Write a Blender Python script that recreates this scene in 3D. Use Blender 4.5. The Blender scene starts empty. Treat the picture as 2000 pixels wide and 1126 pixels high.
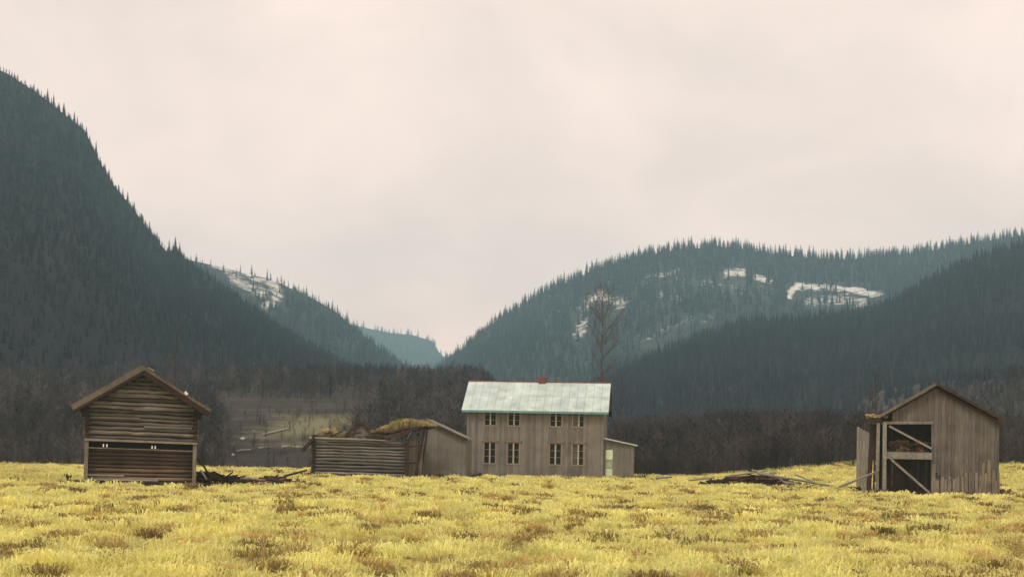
import bpy, math, random
import numpy as np
from mathutils import Vector, Matrix, Euler
R = math.radians
random.seed(7)
rng = np.random.default_rng(11)
scene = bpy.context.scene
COL = scene.collection

# ------------------------------------------------------------------ camera
F = 2000 * 50 / 36.0                      # focal length in photo pixels
EYE = 1.9
PITCH, ROLL, SHIFT = R(1.5), R(1.1), 0.1211
cam_data = bpy.data.cameras.new("camera")
cam_data.lens, cam_data.sensor_width = 50, 36
cam_data.shift_y = SHIFT
cam_data.clip_start, cam_data.clip_end = 0.5, 9000
cam = bpy.data.objects.new("camera", cam_data)
CAM_R = Matrix.Rotation(R(90) + PITCH, 3, 'X') @ Matrix.Rotation(ROLL, 3, 'Z')
cam.matrix_world = Matrix.Translation((0, 0, EYE)) @ CAM_R.to_4x4()
COL.objects.link(cam)
scene.camera = cam

# ------------------------------------------------------------------ sky, sun, exposure
SUN_EL, SUN_AZ = R(56), R(215)            # azimuth clockwise from +Y
world = bpy.data.worlds.new("World")
scene.world = world
world.use_nodes = True
wn, wl = world.node_tree.nodes, world.node_tree.links
wn.clear()
w_out = wn.new('ShaderNodeOutputWorld')
bg_sky = wn.new('ShaderNodeBackground')
bg_cloud = wn.new('ShaderNodeBackground')
w_mix = wn.new('ShaderNodeMixShader')
sky = wn.new('ShaderNodeTexSky')
sky.sky_type = 'NISHITA'
sky.sun_disc = False
sky.sun_elevation = SUN_EL
sky.sun_rotation = SUN_AZ
wl.new(sky.outputs[0], bg_sky.inputs[0])
bg_sky.inputs[1].default_value = 0.10
tc = wn.new('ShaderNodeTexCoord')
mp = wn.new('ShaderNodeMapping')
mp.inputs['Scale'].default_value = (1.0, 1.0, 1.5)
n1 = wn.new('ShaderNodeTexNoise')
n1.inputs['Scale'].default_value = 5.5
n1.inputs['Detail'].default_value = 8
n1.inputs['Roughness'].default_value = 0.52
n1.inputs['Distortion'].default_value = 0.35
cr = wn.new('ShaderNodeValToRGB')
cr.color_ramp.elements[0].position = 0.36
cr.color_ramp.elements[0].color = (0.73, 0.565, 0.48, 1)
cr.color_ramp.elements[1].position = 0.62
cr.color_ramp.elements[1].color = (0.89, 0.675, 0.58, 1)
wl.new(tc.outputs['Generated'], mp.inputs[0])
wl.new(mp.outputs[0], n1.inputs[0])
wl.new(n1.outputs[0], cr.inputs[0])
sepw = wn.new('ShaderNodeSeparateXYZ')
wl.new(tc.outputs['Generated'], sepw.inputs[0])
low = wn.new('ShaderNodeMapRange')         # the cloud deck is thinner and warmer towards the horizon
low.inputs[1].default_value, low.inputs[2].default_value = 0.0, 0.26
wl.new(sepw.outputs[2], low.inputs[0])
lowc = wn.new('ShaderNodeMixRGB')
lowc.inputs[1].default_value = (1.36, 1.17, 1.12, 1)
lowc.inputs[2].default_value = (1.0, 1.0, 1.0, 1)
wl.new(low.outputs[0], lowc.inputs[0])
wm = wn.new('ShaderNodeMixRGB'); wm.blend_type = 'MULTIPLY'; wm.inputs[0].default_value = 1
wl.new(cr.outputs[0], wm.inputs[1]); wl.new(lowc.outputs[0], wm.inputs[2])
wl.new(wm.outputs[0], bg_cloud.inputs[0])
bg_cloud.inputs[1].default_value = 1.22
w_mix.inputs[0].default_value = 0.93      # near-complete overcast
wl.new(bg_sky.outputs[0], w_mix.inputs[1])
wl.new(bg_cloud.outputs[0], w_mix.inputs[2])
wl.new(w_mix.outputs[0], w_out.inputs[0])

sun_d = bpy.data.lights.new("sun", 'SUN')
sun_d.energy = 1.6
sun_d.angle = R(12)
sun_d.color = (1.0, 0.95, 0.86)
sun = bpy.data.objects.new("sun", sun_d)
sdir = Vector((math.sin(SUN_AZ) * math.cos(SUN_EL), math.cos(SUN_AZ) * math.cos(SUN_EL), math.sin(SUN_EL)))
sun.rotation_euler = sdir.to_track_quat('Z', 'Y').to_euler()
COL.objects.link(sun)
scene.view_settings.view_transform = 'Standard'
scene.view_settings.look = 'None'
scene.view_settings.exposure = 0.32
scene.view_settings.gamma = 1.0
scene.cycles.use_denoising = True
scene.cycles.max_bounces = 8
scene.cycles.volume_bounces = 4
scene.cycles.transparent_max_bounces = 8

# ------------------------------------------------------------------ projection helpers
CR = np.array(CAM_R)
def ray(px, py):
    l = np.array([(px - 1000) / F, (563 - py) / F + SHIFT * 0.72, -1.0])
    return CR @ l
def at(px, py, D):
    r = ray(px, py)
    return Vector((r[0] / r[1] * D, D, EYE + r[2] / r[1] * D))
def proj(P):
    P = np.asarray(P, float)
    l = (P - np.array([0, 0, EYE])) @ CR
    px = l[:, 0] / -l[:, 2] * F + 1000
    py = 563 - (l[:, 1] / -l[:, 2] - SHIFT * 0.72) * F
    return px, py

def sstep(t):
    t = np.clip(t, 0, 1)
    return t * t * (3 - 2 * t)
# cheap smooth value noise
_ph = rng.uniform(0, 6.28, (24, 3))
_dr = rng.uniform(0, 6.28, 24)
def wav(x, y, scale, k0=0, n=8):
    s = 0
    for i in range(n):
        a = _dr[(k0 + i) % 24]
        f = (1 + 0.37 * i) / scale * 2.2
        s = s + np.sin((x * math.cos(a) + y * math.sin(a)) * f + _ph[(k0 + i) % 24, 0]
                       + 1.3 * np.sin((x * math.sin(a * 1.7) + y * math.cos(a * 1.7)) * f * 0.6 + _ph[(k0 + i) % 24, 1])) / (1 + 0.25 * i)
    return s / 4.2

def ground_z(x, y, fine=True):
    x = np.asarray(x, float); y = np.asarray(y, float)
    z = 1.60 * sstep((x - 11) / 20) * sstep((y - 84) / 30)
    z = z + 0.10 * np.maximum(y - 120, 0) * (1 - sstep((y - 260) / 250) * 0.7) * (1 - 0.75 * sstep((x + 8) / 14) * (1 - sstep((x - 60) / 40)))
    z = z - 0.22 * np.exp(-((x + 14) / 10) ** 2 - ((y - 66) / 15) ** 2)
    if fine:
        z = z + 0.05 * wav(x, y, 6.0, 3) * sstep((y - 5) / 20) + 0.13 * wav(x, y, 1.25, 9) * (1 - sstep((y - 60) / 60))
    return z
def hit(px, py):
    r = ray(px, py)
    for D in np.linspace(15, 400, 4000):
        if EYE + r[2] / r[1] * D <= float(ground_z(r[0] / r[1] * D, D, False)):
            break
    return Vector((r[0] / r[1] * D, D, EYE + r[2] / r[1] * D))

# ------------------------------------------------------------------ material helpers
def new_mat(name, rough=0.9, spec=0.2):
    m = bpy.data.materials.new(name)
    m.use_nodes = True
    b = m.node_tree.nodes['Principled BSDF']
    b.inputs['Roughness'].default_value = rough
    b.inputs['Specular IOR Level'].default_value = spec
    return m, m.node_tree.nodes, m.node_tree.links, b
def ramp(nt, stops):
    c = nt.new('ShaderNodeValToRGB')
    e = c.color_ramp.elements
    e[0].position, e[0].color = stops[0][0], (*stops[0][1], 1)
    e[1].position, e[1].color = stops[-1][0], (*stops[-1][1], 1)
    for p, cc in stops[1:-1]:
        k = e.new(p); k.color = (*cc, 1)
    return c
def wood(name, dark, light, stretch, scale=3.0, rough=0.9, bump=0.35):
    """weathered wood: grain stretched along one axis, times the per-board 'tint' attribute"""
    m, n, l, b = new_mat(name, rough)
    t = n.new('ShaderNodeTexCoord'); p = n.new('ShaderNodeMapping')
    p.inputs['Scale'].default_value = stretch
    a = n.new('ShaderNodeTexNoise'); a.inputs['Scale'].default_value = scale
    a.inputs['Detail'].default_value = 9; a.inputs['Roughness'].default_value = 0.65
    l.new(t.outputs['Object'], p.inputs[0]); l.new(p.outputs[0], a.inputs[0])
    big = n.new('ShaderNodeTexNoise'); big.inputs['Scale'].default_value = 0.9; big.inputs['Detail'].default_value = 5
    l.new(t.outputs['Object'], big.inputs[0])
    c = ramp(n, [(0.30, dark), (0.68, light)])
    mx = n.new('ShaderNodeMath'); mx.operation = 'MULTIPLY_ADD'
    mx.inputs[1].default_value = 0.62; l.new(a.outputs[0], mx.inputs[0])
    m2 = n.new('ShaderNodeMath'); m2.operation = 'MULTIPLY'; m2.inputs[1].default_value = 0.38
    l.new(big.outputs[0], m2.inputs[0]); l.new(m2.outputs[0], mx.inputs[2])
    l.new(mx.outputs[0], c.inputs[0])
    at_ = n.new('ShaderNodeAttribute'); at_.attribute_name = 'tint'
    mul = n.new('ShaderNodeMixRGB'); mul.blend_type = 'MULTIPLY'; mul.inputs[0].default_value = 1
    l.new(c.outputs[0], mul.inputs[1]); l.new(at_.outputs['Color'], mul.inputs[2])
    l.new(mul.outputs[0], b.inputs['Base Color'])
    bp = n.new('ShaderNodeBump'); bp.inputs['Strength'].default_value = bump; bp.inputs['Distance'].default_value = 0.03
    l.new(a.outputs[0], bp.inputs['Height']); l.new(bp.outputs[0], b.inputs['Normal'])
    return m
def tinted(name, col, rough=0.9, var=0.25, scale=2.0, spec=0.15):
    m, n, l, b = new_mat(name, rough, spec)
    t = n.new('ShaderNodeTexCoord')
    a = n.new('ShaderNodeTexNoise'); a.inputs['Scale'].default_value = scale; a.inputs['Detail'].default_value = 7
    l.new(t.outputs['Object'], a.inputs[0])
    c = ramp(n, [(0.3, tuple(v * (1 - var) for v in col)), (0.7, tuple(min(1, v * (1 + var)) for v in col))])
    l.new(a.outputs[0], c.inputs[0])
    at_ = n.new('ShaderNodeAttribute'); at_.attribute_name = 'tint'
    mul = n.new('ShaderNodeMixRGB'); mul.blend_type = 'MULTIPLY'; mul.inputs[0].default_value = 1
    l.new(c.outputs[0], mul.inputs[1]); l.new(at_.outputs['Color'], mul.inputs[2])
    l.new(mul.outputs[0], b.inputs['Base Color'])
    return m

M = {}
M['log'] = wood('weathered_log', (0.030, 0.018, 0.015), (0.262, 0.246, 0.212), (0.35, 3, 9), 4)
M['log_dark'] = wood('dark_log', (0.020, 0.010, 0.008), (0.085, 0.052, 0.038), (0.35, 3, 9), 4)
M['log_low'] = wood('reddish_log', (0.035, 0.018, 0.014), (0.19, 0.135, 0.095), (0.35, 3, 9), 4)
M['post'] = wood('weathered_post', (0.06, 0.045, 0.035), (0.30, 0.265, 0.205), (5, 5, 0.5), 4)
M['pale'] = wood('silvered_timber', (0.09, 0.083, 0.07), (0.285, 0.275, 0.23), (2, 2, 2), 3)
M['dark'] = wood('rotten_timber', (0.018, 0.008, 0.006), (0.07, 0.040, 0.030), (2, 2, 2), 4)
M['board'] = wood('grey_board', (0.090, 0.080, 0.068), (0.235, 0.225, 0.200), (7, 7, 0.45), 3, bump=0.25)
M['board_barn'] = wood('brown_grey_board', (0.045, 0.038, 0.035), (0.178, 0.164, 0.146), (7, 7, 0.45), 3, bump=0.3)
M['roof_board'] = wood('roof_planking', (0.05, 0.038, 0.030), (0.20, 0.17, 0.13), (4, 1, 1), 4)
M['frame'] = wood('window_timber', (0.17, 0.125, 0.09), (0.30, 0.25, 0.19), (3, 3, 3), 4)
M['mullion'] = wood('mullion_timber', (0.26, 0.24, 0.18), (0.42, 0.39, 0.31), (3, 3, 3), 4)
M['mint'] = tinted('mint_roof_sheet', (0.40, 0.49, 0.455), 0.55, 0.22, 1.3, 0.3)
M['eave'] = tinted('blue_green_eave_trim', (0.13, 0.26, 0.27), 0.6, 0.15, 2)
M['ridge'] = tinted('rusty_ridge', (0.20, 0.07, 0.045), 0.8, 0.25, 3)
M['brick'] = tinted('chimney_brick', (0.16, 0.075, 0.055), 0.9, 0.3, 6)
M['glass_dark'] = tinted('dark_window_glass', (0.010, 0.007, 0.007), 0.35, 0.3, 2, 0.12)
M['glass_pale'] = tinted('pale_window_glass', (0.10, 0.085, 0.07), 0.5, 0.3, 2, 0.3)  # paler brownish glass, used for a single pane
M['door'] = tinted('pale_green_paint', (0.56, 0.65, 0.44), 0.7, 0.18, 3)
M['door2'] = tinted('worn_green_paint', (0.27, 0.34, 0.22), 0.8, 0.25, 3)
M['sod'] = tinted('grassy_sod', (0.25, 0.21, 0.10), 1.0, 0.45, 5)
M['stone'] = tinted('pale_boulder', (0.42, 0.44, 0.40), 0.9, 0.2, 2)
M['white'] = tinted('white_enamel', (0.75, 0.76, 0.72), 0.5, 0.08, 3)
M['bark'] = tinted('bare_bark', (0.065, 0.035, 0.028), 0.95, 0.35, 3)
M['hay'] = tinted('old_hay', (0.16, 0.10, 0.06), 1.0, 0.5, 5)

# ------------------------------------------------------------------ object helpers
def tag(o, label=None, cat=None, group=None, kind=None):
    if label: o['label'] = label
    if cat: o['category'] = cat
    if group: o['group'] = group
    if kind: o['kind'] = kind
    return o
def empty(name, loc, rz=0, label=None, cat=None, group=None, tilt=0):
    o = bpy.data.objects.new(name, None)
    o.empty_display_size = 0.3
    COL.objects.link(o)
    o.location = loc; o.rotation_euler = (0, tilt, rz)
    return tag(o, label, cat, group)
def np_mesh(name, V, T, mat, tint=None, parent=None, smooth=False):
    """triangles (or quads) mesh from arrays"""
    me = bpy.data.meshes.new(name)
    V = np.asarray(V, np.float32); T = np.asarray(T, np.int32)
    k = T.shape[1]
    me.vertices.add(len(V)); me.vertices.foreach_set('co', V.ravel())
    me.loops.add(T.size); me.loops.foreach_set('vertex_index', T.ravel())
    me.polygons.add(len(T))
    me.polygons.foreach_set('loop_start', np.arange(0, T.size, k, dtype=np.int32))
    me.polygons.foreach_set('use_smooth', np.full(len(T), smooth))
    me.update(calc_edges=True)
    if tint is not None:
        a = me.attributes.new('tint', 'FLOAT_COLOR', 'POINT')
        c = np.ones((len(V), 4), np.float32); c[:, :3] = tint
        a.data.foreach_set('color', c.ravel())
    me.materials.append(mat)
    o = bpy.data.objects.new(name, me)
    COL.objects.link(o)
    if parent: o.parent = parent
    return o

class MB:
    """collects boxes, beams, logs and polygons; build() links them as one mesh"""
    def __init__(s): s.v, s.f, s.t = [], [], []
    def add(s, vs, fs, tint=1.0):
        b = len(s.v)
        s.v += [tuple(v) for v in vs]; s.f += [tuple(b + i for i in f) for f in fs]
        tt = tint if isinstance(tint, tuple) else (tint,) * 3
        s.t += [tt] * len(vs)
    def box(s, x0, x1, y0, y1, z0, z1, tint=1.0, dz=(0, 0, 0, 0), dx=(0, 0)):
        """dz: extra height of the top corners (x0y0,x1y0,x1y1,x0y1)"""
        a = [(x0, y0, z0), (x1, y0, z0), (x1, y1, z0), (x0, y1, z0),
             (x0 + dx[0], y0, z1 + dz[0]), (x1 + dx[1], y0, z1 + dz[1]), (x1 + dx[1], y1, z1 + dz[2]), (x0 + dx[0], y1, z1 + dz[3])]
        s.add(a, [(0, 3, 2, 1), (4, 5, 6, 7), (0, 1, 5, 4), (1, 2, 6, 5), (2, 3, 7, 6), (3, 0, 4, 7)], tint)
    def beam(s, p, q, w, h, tint=1.0, up=(0, 0, 1)):
        p, q = Vector(p), Vector(q)
        d = (q - p).normalized(); u = Vector(up)
        if abs(d.dot(u)) > 0.95: u = Vector((0, 1, 0))
        r = d.cross(u).normalized(); u = r.cross(d).normalized()
        a = []
        for e in (p, q):
            for sx, sz in ((-1, -1), (1, -1), (1, 1), (-1, 1)):
                a.append(e + r * sx * w / 2 + u * sz * h / 2)
        s.add(a, [(0, 1, 2, 3), (7, 6, 5, 4), (0, 4, 5, 1), (1, 5, 6, 2), (2, 6, 7, 3), (3, 7, 4, 0)], tint)
    def log(s, p, q, r0, r1=None, tint=1.0, n=8, seg=5, wob=0.0, squash=1.0):
        p, q = Vector(p), Vector(q); r1 = r0 if r1 is None else r1
        d = (q - p).normalized(); u = Vector((0, 0, 1))
        if abs(d.dot(u)) > 0.95: u = Vector((0, 1, 0))
        a = d.cross(u).normalized(); b = a.cross(d).normalized()
        vs = []
        for i in range(seg + 1):
            t = i / seg
            c = p.lerp(q, t) + a * random.uniform(-wob, wob) + b * random.uniform(-wob, wob)
            rr = (r0 + (r1 - r0) * t) * random.uniform(0.93, 1.06)
            for k in range(n):
                th = 2 * math.pi * k / n
                vs.append(c + a * math.cos(th) * rr + b * math.sin(th) * rr * squash)
        fs = [(i * n + k, i * n + (k + 1) % n, (i + 1) * n + (k + 1) % n, (i + 1) * n + k) for i in range(seg) for k in range(n)]
        fs += [tuple(reversed(range(n))), tuple(range(seg * n, seg * n + n))]
        s.add(vs, fs, tint)
    def prism(s, pts, y0, y1, tint=1.0):
        """polygon in xz, extruded in y"""
        n = len(pts)
        vs = [(x, y0, z) for x, z in pts] + [(x, y1, z) for x, z in pts]
        fs = [tuple(range(n)), tuple(reversed(range(n, 2 * n)))]
        fs += [(i, i + n, (i + 1) % n + n, (i + 1) % n) for i in range(n)]
        s.add(vs, fs, tint)
    def build(s, name, mat, parent=None, smooth=False):
        me = bpy.data.meshes.new(name)
        me.from_pydata(s.v, [], s.f)
        a = me.attributes.new('tint', 'FLOAT_COLOR', 'POINT')
        a.data.foreach_set('color', [c for t in s.t for c in (*t, 1.0)])
        me.materials.append(mat)
        if smooth: me.polygons.foreach_set('use_smooth', [len(p.vertices) == 4 for p in me.polygons])
        me.update()
        o = bpy.data.objects.new(name, me)
        COL.objects.link(o)
        if parent: o.parent = parent
        return o
def rt(a=0.8, b=1.15): 
    v = random.uniform(a, b); return (v, v * random.uniform(0.95, 1.02), v * random.uniform(0.90, 1.03))

# ------------------------------------------------------------------ ground sheet
def make_ground():
    nr, nc = 620, 560
    t = np.linspace(0, 1, nr)
    Y = -40 + 52 * np.clip(t / 0.04, 0, 1) + np.where(t > 0.04, (np.exp((t - 0.04) / 0.96 * math.log(230)) - 1) * 13, 0)
    u = np.linspace(-1, 1, nc)
    u = np.sign(u) * (0.45 * np.abs(u) + 0.9 * np.abs(u) ** 5)
    X = u[None, :] * (np.maximum(Y, 0)[:, None] + 45)
    YY = np.repeat(Y[:, None], nc, 1)
    Z = ground_z(X, YY)
    V = np.stack([X, YY, Z], -1).reshape(-1, 3)
    i = np.arange(nr - 1)[:, None] * nc + np.arange(nc - 1)[None, :]
    T = np.stack([i, i + 1, i + nc + 1, i + nc], -1).reshape(-1, 4)
    m, n, l, b = new_mat('field_turf', 1.0, 0.05)
    g = n.new('ShaderNodeNewGeometry')
    sep = n.new('ShaderNodeSeparateXYZ'); l.new(g.outputs['Position'], sep.inputs[0])
    a = n.new('ShaderNodeTexNoise'); a.inputs['Scale'].default_value = 1.6; a.inputs['Detail'].default_value = 9; a.inputs['Roughness'].default_value = 0.7
    l.new(g.outputs['Position'], a.inputs[0])
    field = ramp(n, [(0.36, (0.16, 0.115, 0.045)), (0.50, (0.36, 0.30, 0.075)), (0.66, (0.50, 0.45, 0.11))])
    l.new(a.outputs[0], field.inputs[0])
    a2 = n.new('ShaderNodeTexNoise'); a2.inputs['Scale'].default_value = 0.11; a2.inputs['Detail'].default_value = 9; a2.inputs['Roughness'].default_value = 0.65
    l.new(g.outputs['Position'], a2.inputs[0])
    heath = ramp(n, [(0.34, (0.026, 0.021, 0.021)), (0.52, (0.048, 0.041, 0.036)), (0.68, (0.08, 0.072, 0.054))])
    l.new(a2.outputs[0], heath.inputs[0])
    # a green pasture knoll on the slope
    kp = hit(600, 832)
    vm = n.new('ShaderNodeVectorMath'); vm.operation = 'SUBTRACT'; l.new(g.outputs['Position'], vm.inputs[0]); vm.inputs[1].default_value = (kp.x, kp.y, kp.z)
    vs_ = n.new('ShaderNodeVectorMath'); vs_.operation = 'MULTIPLY'; l.new(vm.outputs[0], vs_.inputs[0]); vs_.inputs[1].default_value = (.13, .035, 0)
    ln = n.new('ShaderNodeVectorMath'); ln.operation = 'LENGTH'; l.new(vs_.outputs[0], ln.inputs[0])
    ks = n.new('ShaderNodeMath'); ks.operation = 'MULTIPLY_ADD'; ks.inputs[1].default_value = -2.2; l.new(a2.outputs[0], ks.inputs[0]); l.new(ln.outputs['Value'], ks.inputs[2])
    kr = n.new('ShaderNodeMapRange'); kr.inputs[1].default_value = -.95; kr.inputs[2].default_value = -.25; kr.inputs[3].default_value = 1; kr.inputs[4].default_value = 0
    l.new(ks.outputs[0], kr.inputs[0])
    hx = n.new('ShaderNodeMixRGB'); l.new(kr.outputs[0], hx.inputs[0]); l.new(heath.outputs[0], hx.inputs[1]); hx.inputs[2].default_value = (.15, .145, .08, 1)
    # the mown field ends along an uneven line; the heath rises behind it
    off = n.new('ShaderNodeMath'); off.operation = 'MULTIPLY_ADD'; off.inputs[1].default_value = 14; 
    l.new(a2.outputs[0], off.inputs[0]); l.new(sep.outputs[1], off.inputs[2])
    mr = n.new('ShaderNodeMapRange'); mr.inputs[1].default_value = 114; mr.inputs[2].default_value = 120
    l.new(off.outputs[0], mr.inputs[0])
    mx = n.new('ShaderNodeMixRGB'); l.new(mr.outputs[0], mx.inputs[0]); l.new(field.outputs[0], mx.inputs[1]); l.new(hx.outputs[0], mx.inputs[2])
    l.new(mx.outputs[0], b.inputs['Base Color'])
    o = np_mesh('field', V, T, m, smooth=True)
    tag(o, 'yellow meadow running up to the old farm buildings', None, kind='structure')
make_ground()

# ------------------------------------------------------------------ hills
HILLS = {
 'A': dict(sky=[(-1400, -560), (-700, -180), (0, 140), (60, 180), (150, 250), (200, 345), (250, 405), (300, 468), (318, 488), (335, 482), (352, 500),
                (450, 570), (560, 645), (700, 722), (850, 795), (1100, 850)], Dr=(620, 420), Df=(170, 300), th=12),
 'B': dict(sky=[(-100, 400), (200, 455), (350, 498), (420, 514), (520, 540), (600, 575), (650, 603), (700, 645), (760, 690), (830, 732), (860, 752), (950, 800), (1100, 850)],
           Dr=(1000, 900), Df=(480, 520), th=12),
 'C': dict(sky=[(500, 600), (600, 610), (700, 635), (760, 647), (800, 650), (840, 662), (860, 690), (890, 702), (1000, 720), (1200, 740)],
           Dr=(2300, 2300), Df=(1500, 1500), th=13),
 'D': dict(sky=[(700, 830), (780, 785), (850, 728), (890, 699), (950, 647), (1000, 610), (1060, 575), (1150, 535), (1220, 512), (1300, 495), (1400, 484), (1450, 489), (1500, 500), (1600, 511),
                (1700, 507), (1800, 494), (1900, 478), (2000, 462), (2300, 400), (2900, 300)], Dr=(1150, 1150), Df=(560, 560), th=12),
 'E': dict(sky=[(900, 850), (1050, 800), (1150, 750), (1250, 700), (1350, 660), (1450, 630), (1600, 618), (1720, 600), (1780, 565), (1850, 525), (1900, 503), (2000, 472), (2300, 360), (3200, 60)],
           Dr=(480, 640), Df=(230, 240), th=12),
}
PXA, PXB = -1400, 3200
def hill_par(k, px):
    h = HILLS[k]; s = h['sky']
    py = np.interp(px, [p[0] for p in s], [p[1] for p in s])
    t = np.clip((px + 200) / 2400, 0, 1)
    Dr = h['Dr'][0] + (h['Dr'][1] - h['Dr'][0]) * t
    Df = h['Df'][0] + (h['Df'][1] - h['Df'][0]) * t
    return py, Dr, Df
def hill_z(k, x, D):
    pxl = x / D * F + 1000                         # bearing
    py, Dr, Df = hill_par(k, pxl)
    hor = 878 + (pxl - 1000) * math.tan(ROLL)
    H = EYE + (hor - py + (7 if k == 'D' else 4 if k == 'A' else 0)) / F * Dr
    t = (D - Df) / (Dr - Df)
    up = np.clip(t, -0.3, 1)
    prof = np.where(t <= 1, np.sign(up) * np.abs(up) ** 1.08, 1 - 0.55 * (t - 1) ** 1.4 - 0.12 * (t - 1))
    base = np.minimum(0, H - 4)
    amp = np.clip(t * 2.5, 0, 1) * np.clip((1.06 - t) * 6, 0.12, 1)
    nz = (wav(x, D, 170, 5) * 0.026 + wav(x, D, 55, 13) * 0.009) * H * amp
    return base + (H - base) * prof + nz - 1.5
HILLMAT = {}
def hill_material(key, lo, hi, rock=(0.62, 0.62, 0.58)):
    m, n, l, b = new_mat('hillside_' + key, 1.0, 0.05)
    g = n.new('ShaderNodeNewGeometry')
    a = n.new('ShaderNodeTexNoise'); a.inputs['Scale'].default_value = 0.03; a.inputs['Detail'].default_value = 10; a.inputs['Roughness'].default_value = 0.7
    l.new(g.outputs['Position'], a.inputs[0])
    c = ramp(n, [(0.35, lo), (0.68, hi)]); l.new(a.outputs[0], c.inputs[0])
    at_ = n.new('ShaderNodeAttribute'); at_.attribute_name = 'tint'
    s2 = n.new('ShaderNodeSeparateColor'); l.new(at_.outputs['Color'], s2.inputs[0])
    a3 = n.new('ShaderNodeTexNoise'); a3.inputs['Scale'].default_value = 0.13; a3.inputs['Detail'].default_value = 8; a3.inputs['Roughness'].default_value = 0.8
    l.new(g.outputs['Position'], a3.inputs[0])
    a4 = n.new('ShaderNodeMath'); a4.operation = 'MULTIPLY'; a4.inputs[1].default_value = 1.8; l.new(a3.outputs[0], a4.inputs[0])
    ad = n.new('ShaderNodeMath'); ad.operation = 'MULTIPLY_ADD'; ad.inputs[1].default_value = 0.66; l.new(s2.outputs[0], ad.inputs[0]); l.new(a4.outputs[0], ad.inputs[2])
    mr = n.new('ShaderNodeMapRange'); mr.inputs[1].default_value = 1.30; mr.inputs[2].default_value = 1.62
    l.new(ad.outputs[0], mr.inputs[0])
    mx = n.new('ShaderNodeMixRGB'); l.new(mr.outputs[0], mx.inputs[0]); l.new(c.outputs[0], mx.inputs[1]); mx.inputs[2].default_value = (*rock, 1)
    l.new(mx.outputs[0], b.inputs['Base Color'])
    return m
# open rock and old snow on the hills: polylines (photo bearing, height) with a half-thickness
PATCH = {
 'B': [([(415, 516), (470, 530), (520, 548), (545, 560)], 7, 0.95), ([(455, 545), (490, 560), (515, 575)], 11, 0.85), ([(535, 560), (545, 580), (520, 598)], 9, 0.9)],
 'D': [([(1262, 541), (1300, 535), (1325, 528)], 5, 0.7), ([(1420, 534), (1450, 532)], 7, 1.0), ([(1478, 543), (1500, 548)], 6, 1.0),
       ([(1540, 578), (1556, 558), (1600, 560), (1660, 566), (1716, 574)], 6, 1.0), ([(1580, 590), (1630, 583), (1690, 592)], 10, 0.8),
       ([(1140, 600), (1165, 575), (1200, 590), (1215, 592)], 10, 0.85), ([(1132, 650), (1140, 620)], 10, 0.85), ([(1290, 575), (1330, 580)], 7, 0.7),
       ([(1400, 620), (1430, 605)], 6, 0.5), ([(1250, 665), (1300, 640), (1400, 615)], 8, 0.6), ([(1330, 545), (1400, 555), (1500, 570)], 14, 0.55)],
}
def patch_val(k, px, py, grow=0.0):
    v = np.zeros(np.shape(px))
    jx, jy = px, py * 2.2
    rag = 5.0 * wav(jx, jy, 16, 1) + 3.0 * wav(jx, jy, 6, 7)
    for line, w, s in PATCH.get(k, []):
        for (x0, y0), (x1, y1) in zip(line[:-1], line[1:]):
            dx, dy = x1 - x0, y1 - y0
            t = np.clip(((px - x0) * dx + (py - y0) * dy) / (dx * dx + dy * dy), 0, 1)
            d = np.hypot(px - x0 - t * dx, py - y0 - t * dy)
            v = np.maximum(v, s * (1 - np.clip((d - grow + rag) / (w * 1.9), 0, 1) ** 2))
    return v
def make_hill(k, name, label, mat):
    nd, npx = 150, 700
    pxs = np.linspace(max(PXA, HILLS[k]['sky'][0][0]), min(PXB, HILLS[k]['sky'][-1][0]), npx)
    t = np.linspace(-0.12, 1.12 if k == 'C' else 1.5, nd)
    V = []
    for tt in t:
        _, Dr, Df = hill_par(k, pxs)
        D = Df + tt * (Dr - Df)
        x = (pxs - 1000) / F * D
        V.append(np.stack([x, D, hill_z(k, x, D)], -1))
    V = np.array(V).reshape(-1, 3)
    qx, qy = proj(V)
    tint = np.repeat(patch_val(k, qx, qy)[:, None], 3, 1)
    i = np.arange(nd - 1)[:, None] * npx + np.arange(npx - 1)[None, :]
    T = np.stack([i, i + 1, i + npx + 1, i + npx], -1).reshape(-1, 4)
    o = np_mesh(name, V, T, mat, tint=tint, smooth=True)
    tag(o, label, None, kind='structure')
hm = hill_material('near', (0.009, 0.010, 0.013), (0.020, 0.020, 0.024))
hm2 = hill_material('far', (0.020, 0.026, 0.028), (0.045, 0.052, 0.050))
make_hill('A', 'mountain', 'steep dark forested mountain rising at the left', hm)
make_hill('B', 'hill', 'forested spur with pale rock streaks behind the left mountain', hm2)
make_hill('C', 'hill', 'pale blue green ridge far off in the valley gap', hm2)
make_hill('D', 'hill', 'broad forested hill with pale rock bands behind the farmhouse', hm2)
make_hill('E', 'hill', 'dark forested slope rising behind the barn at the right', hm)

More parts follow.
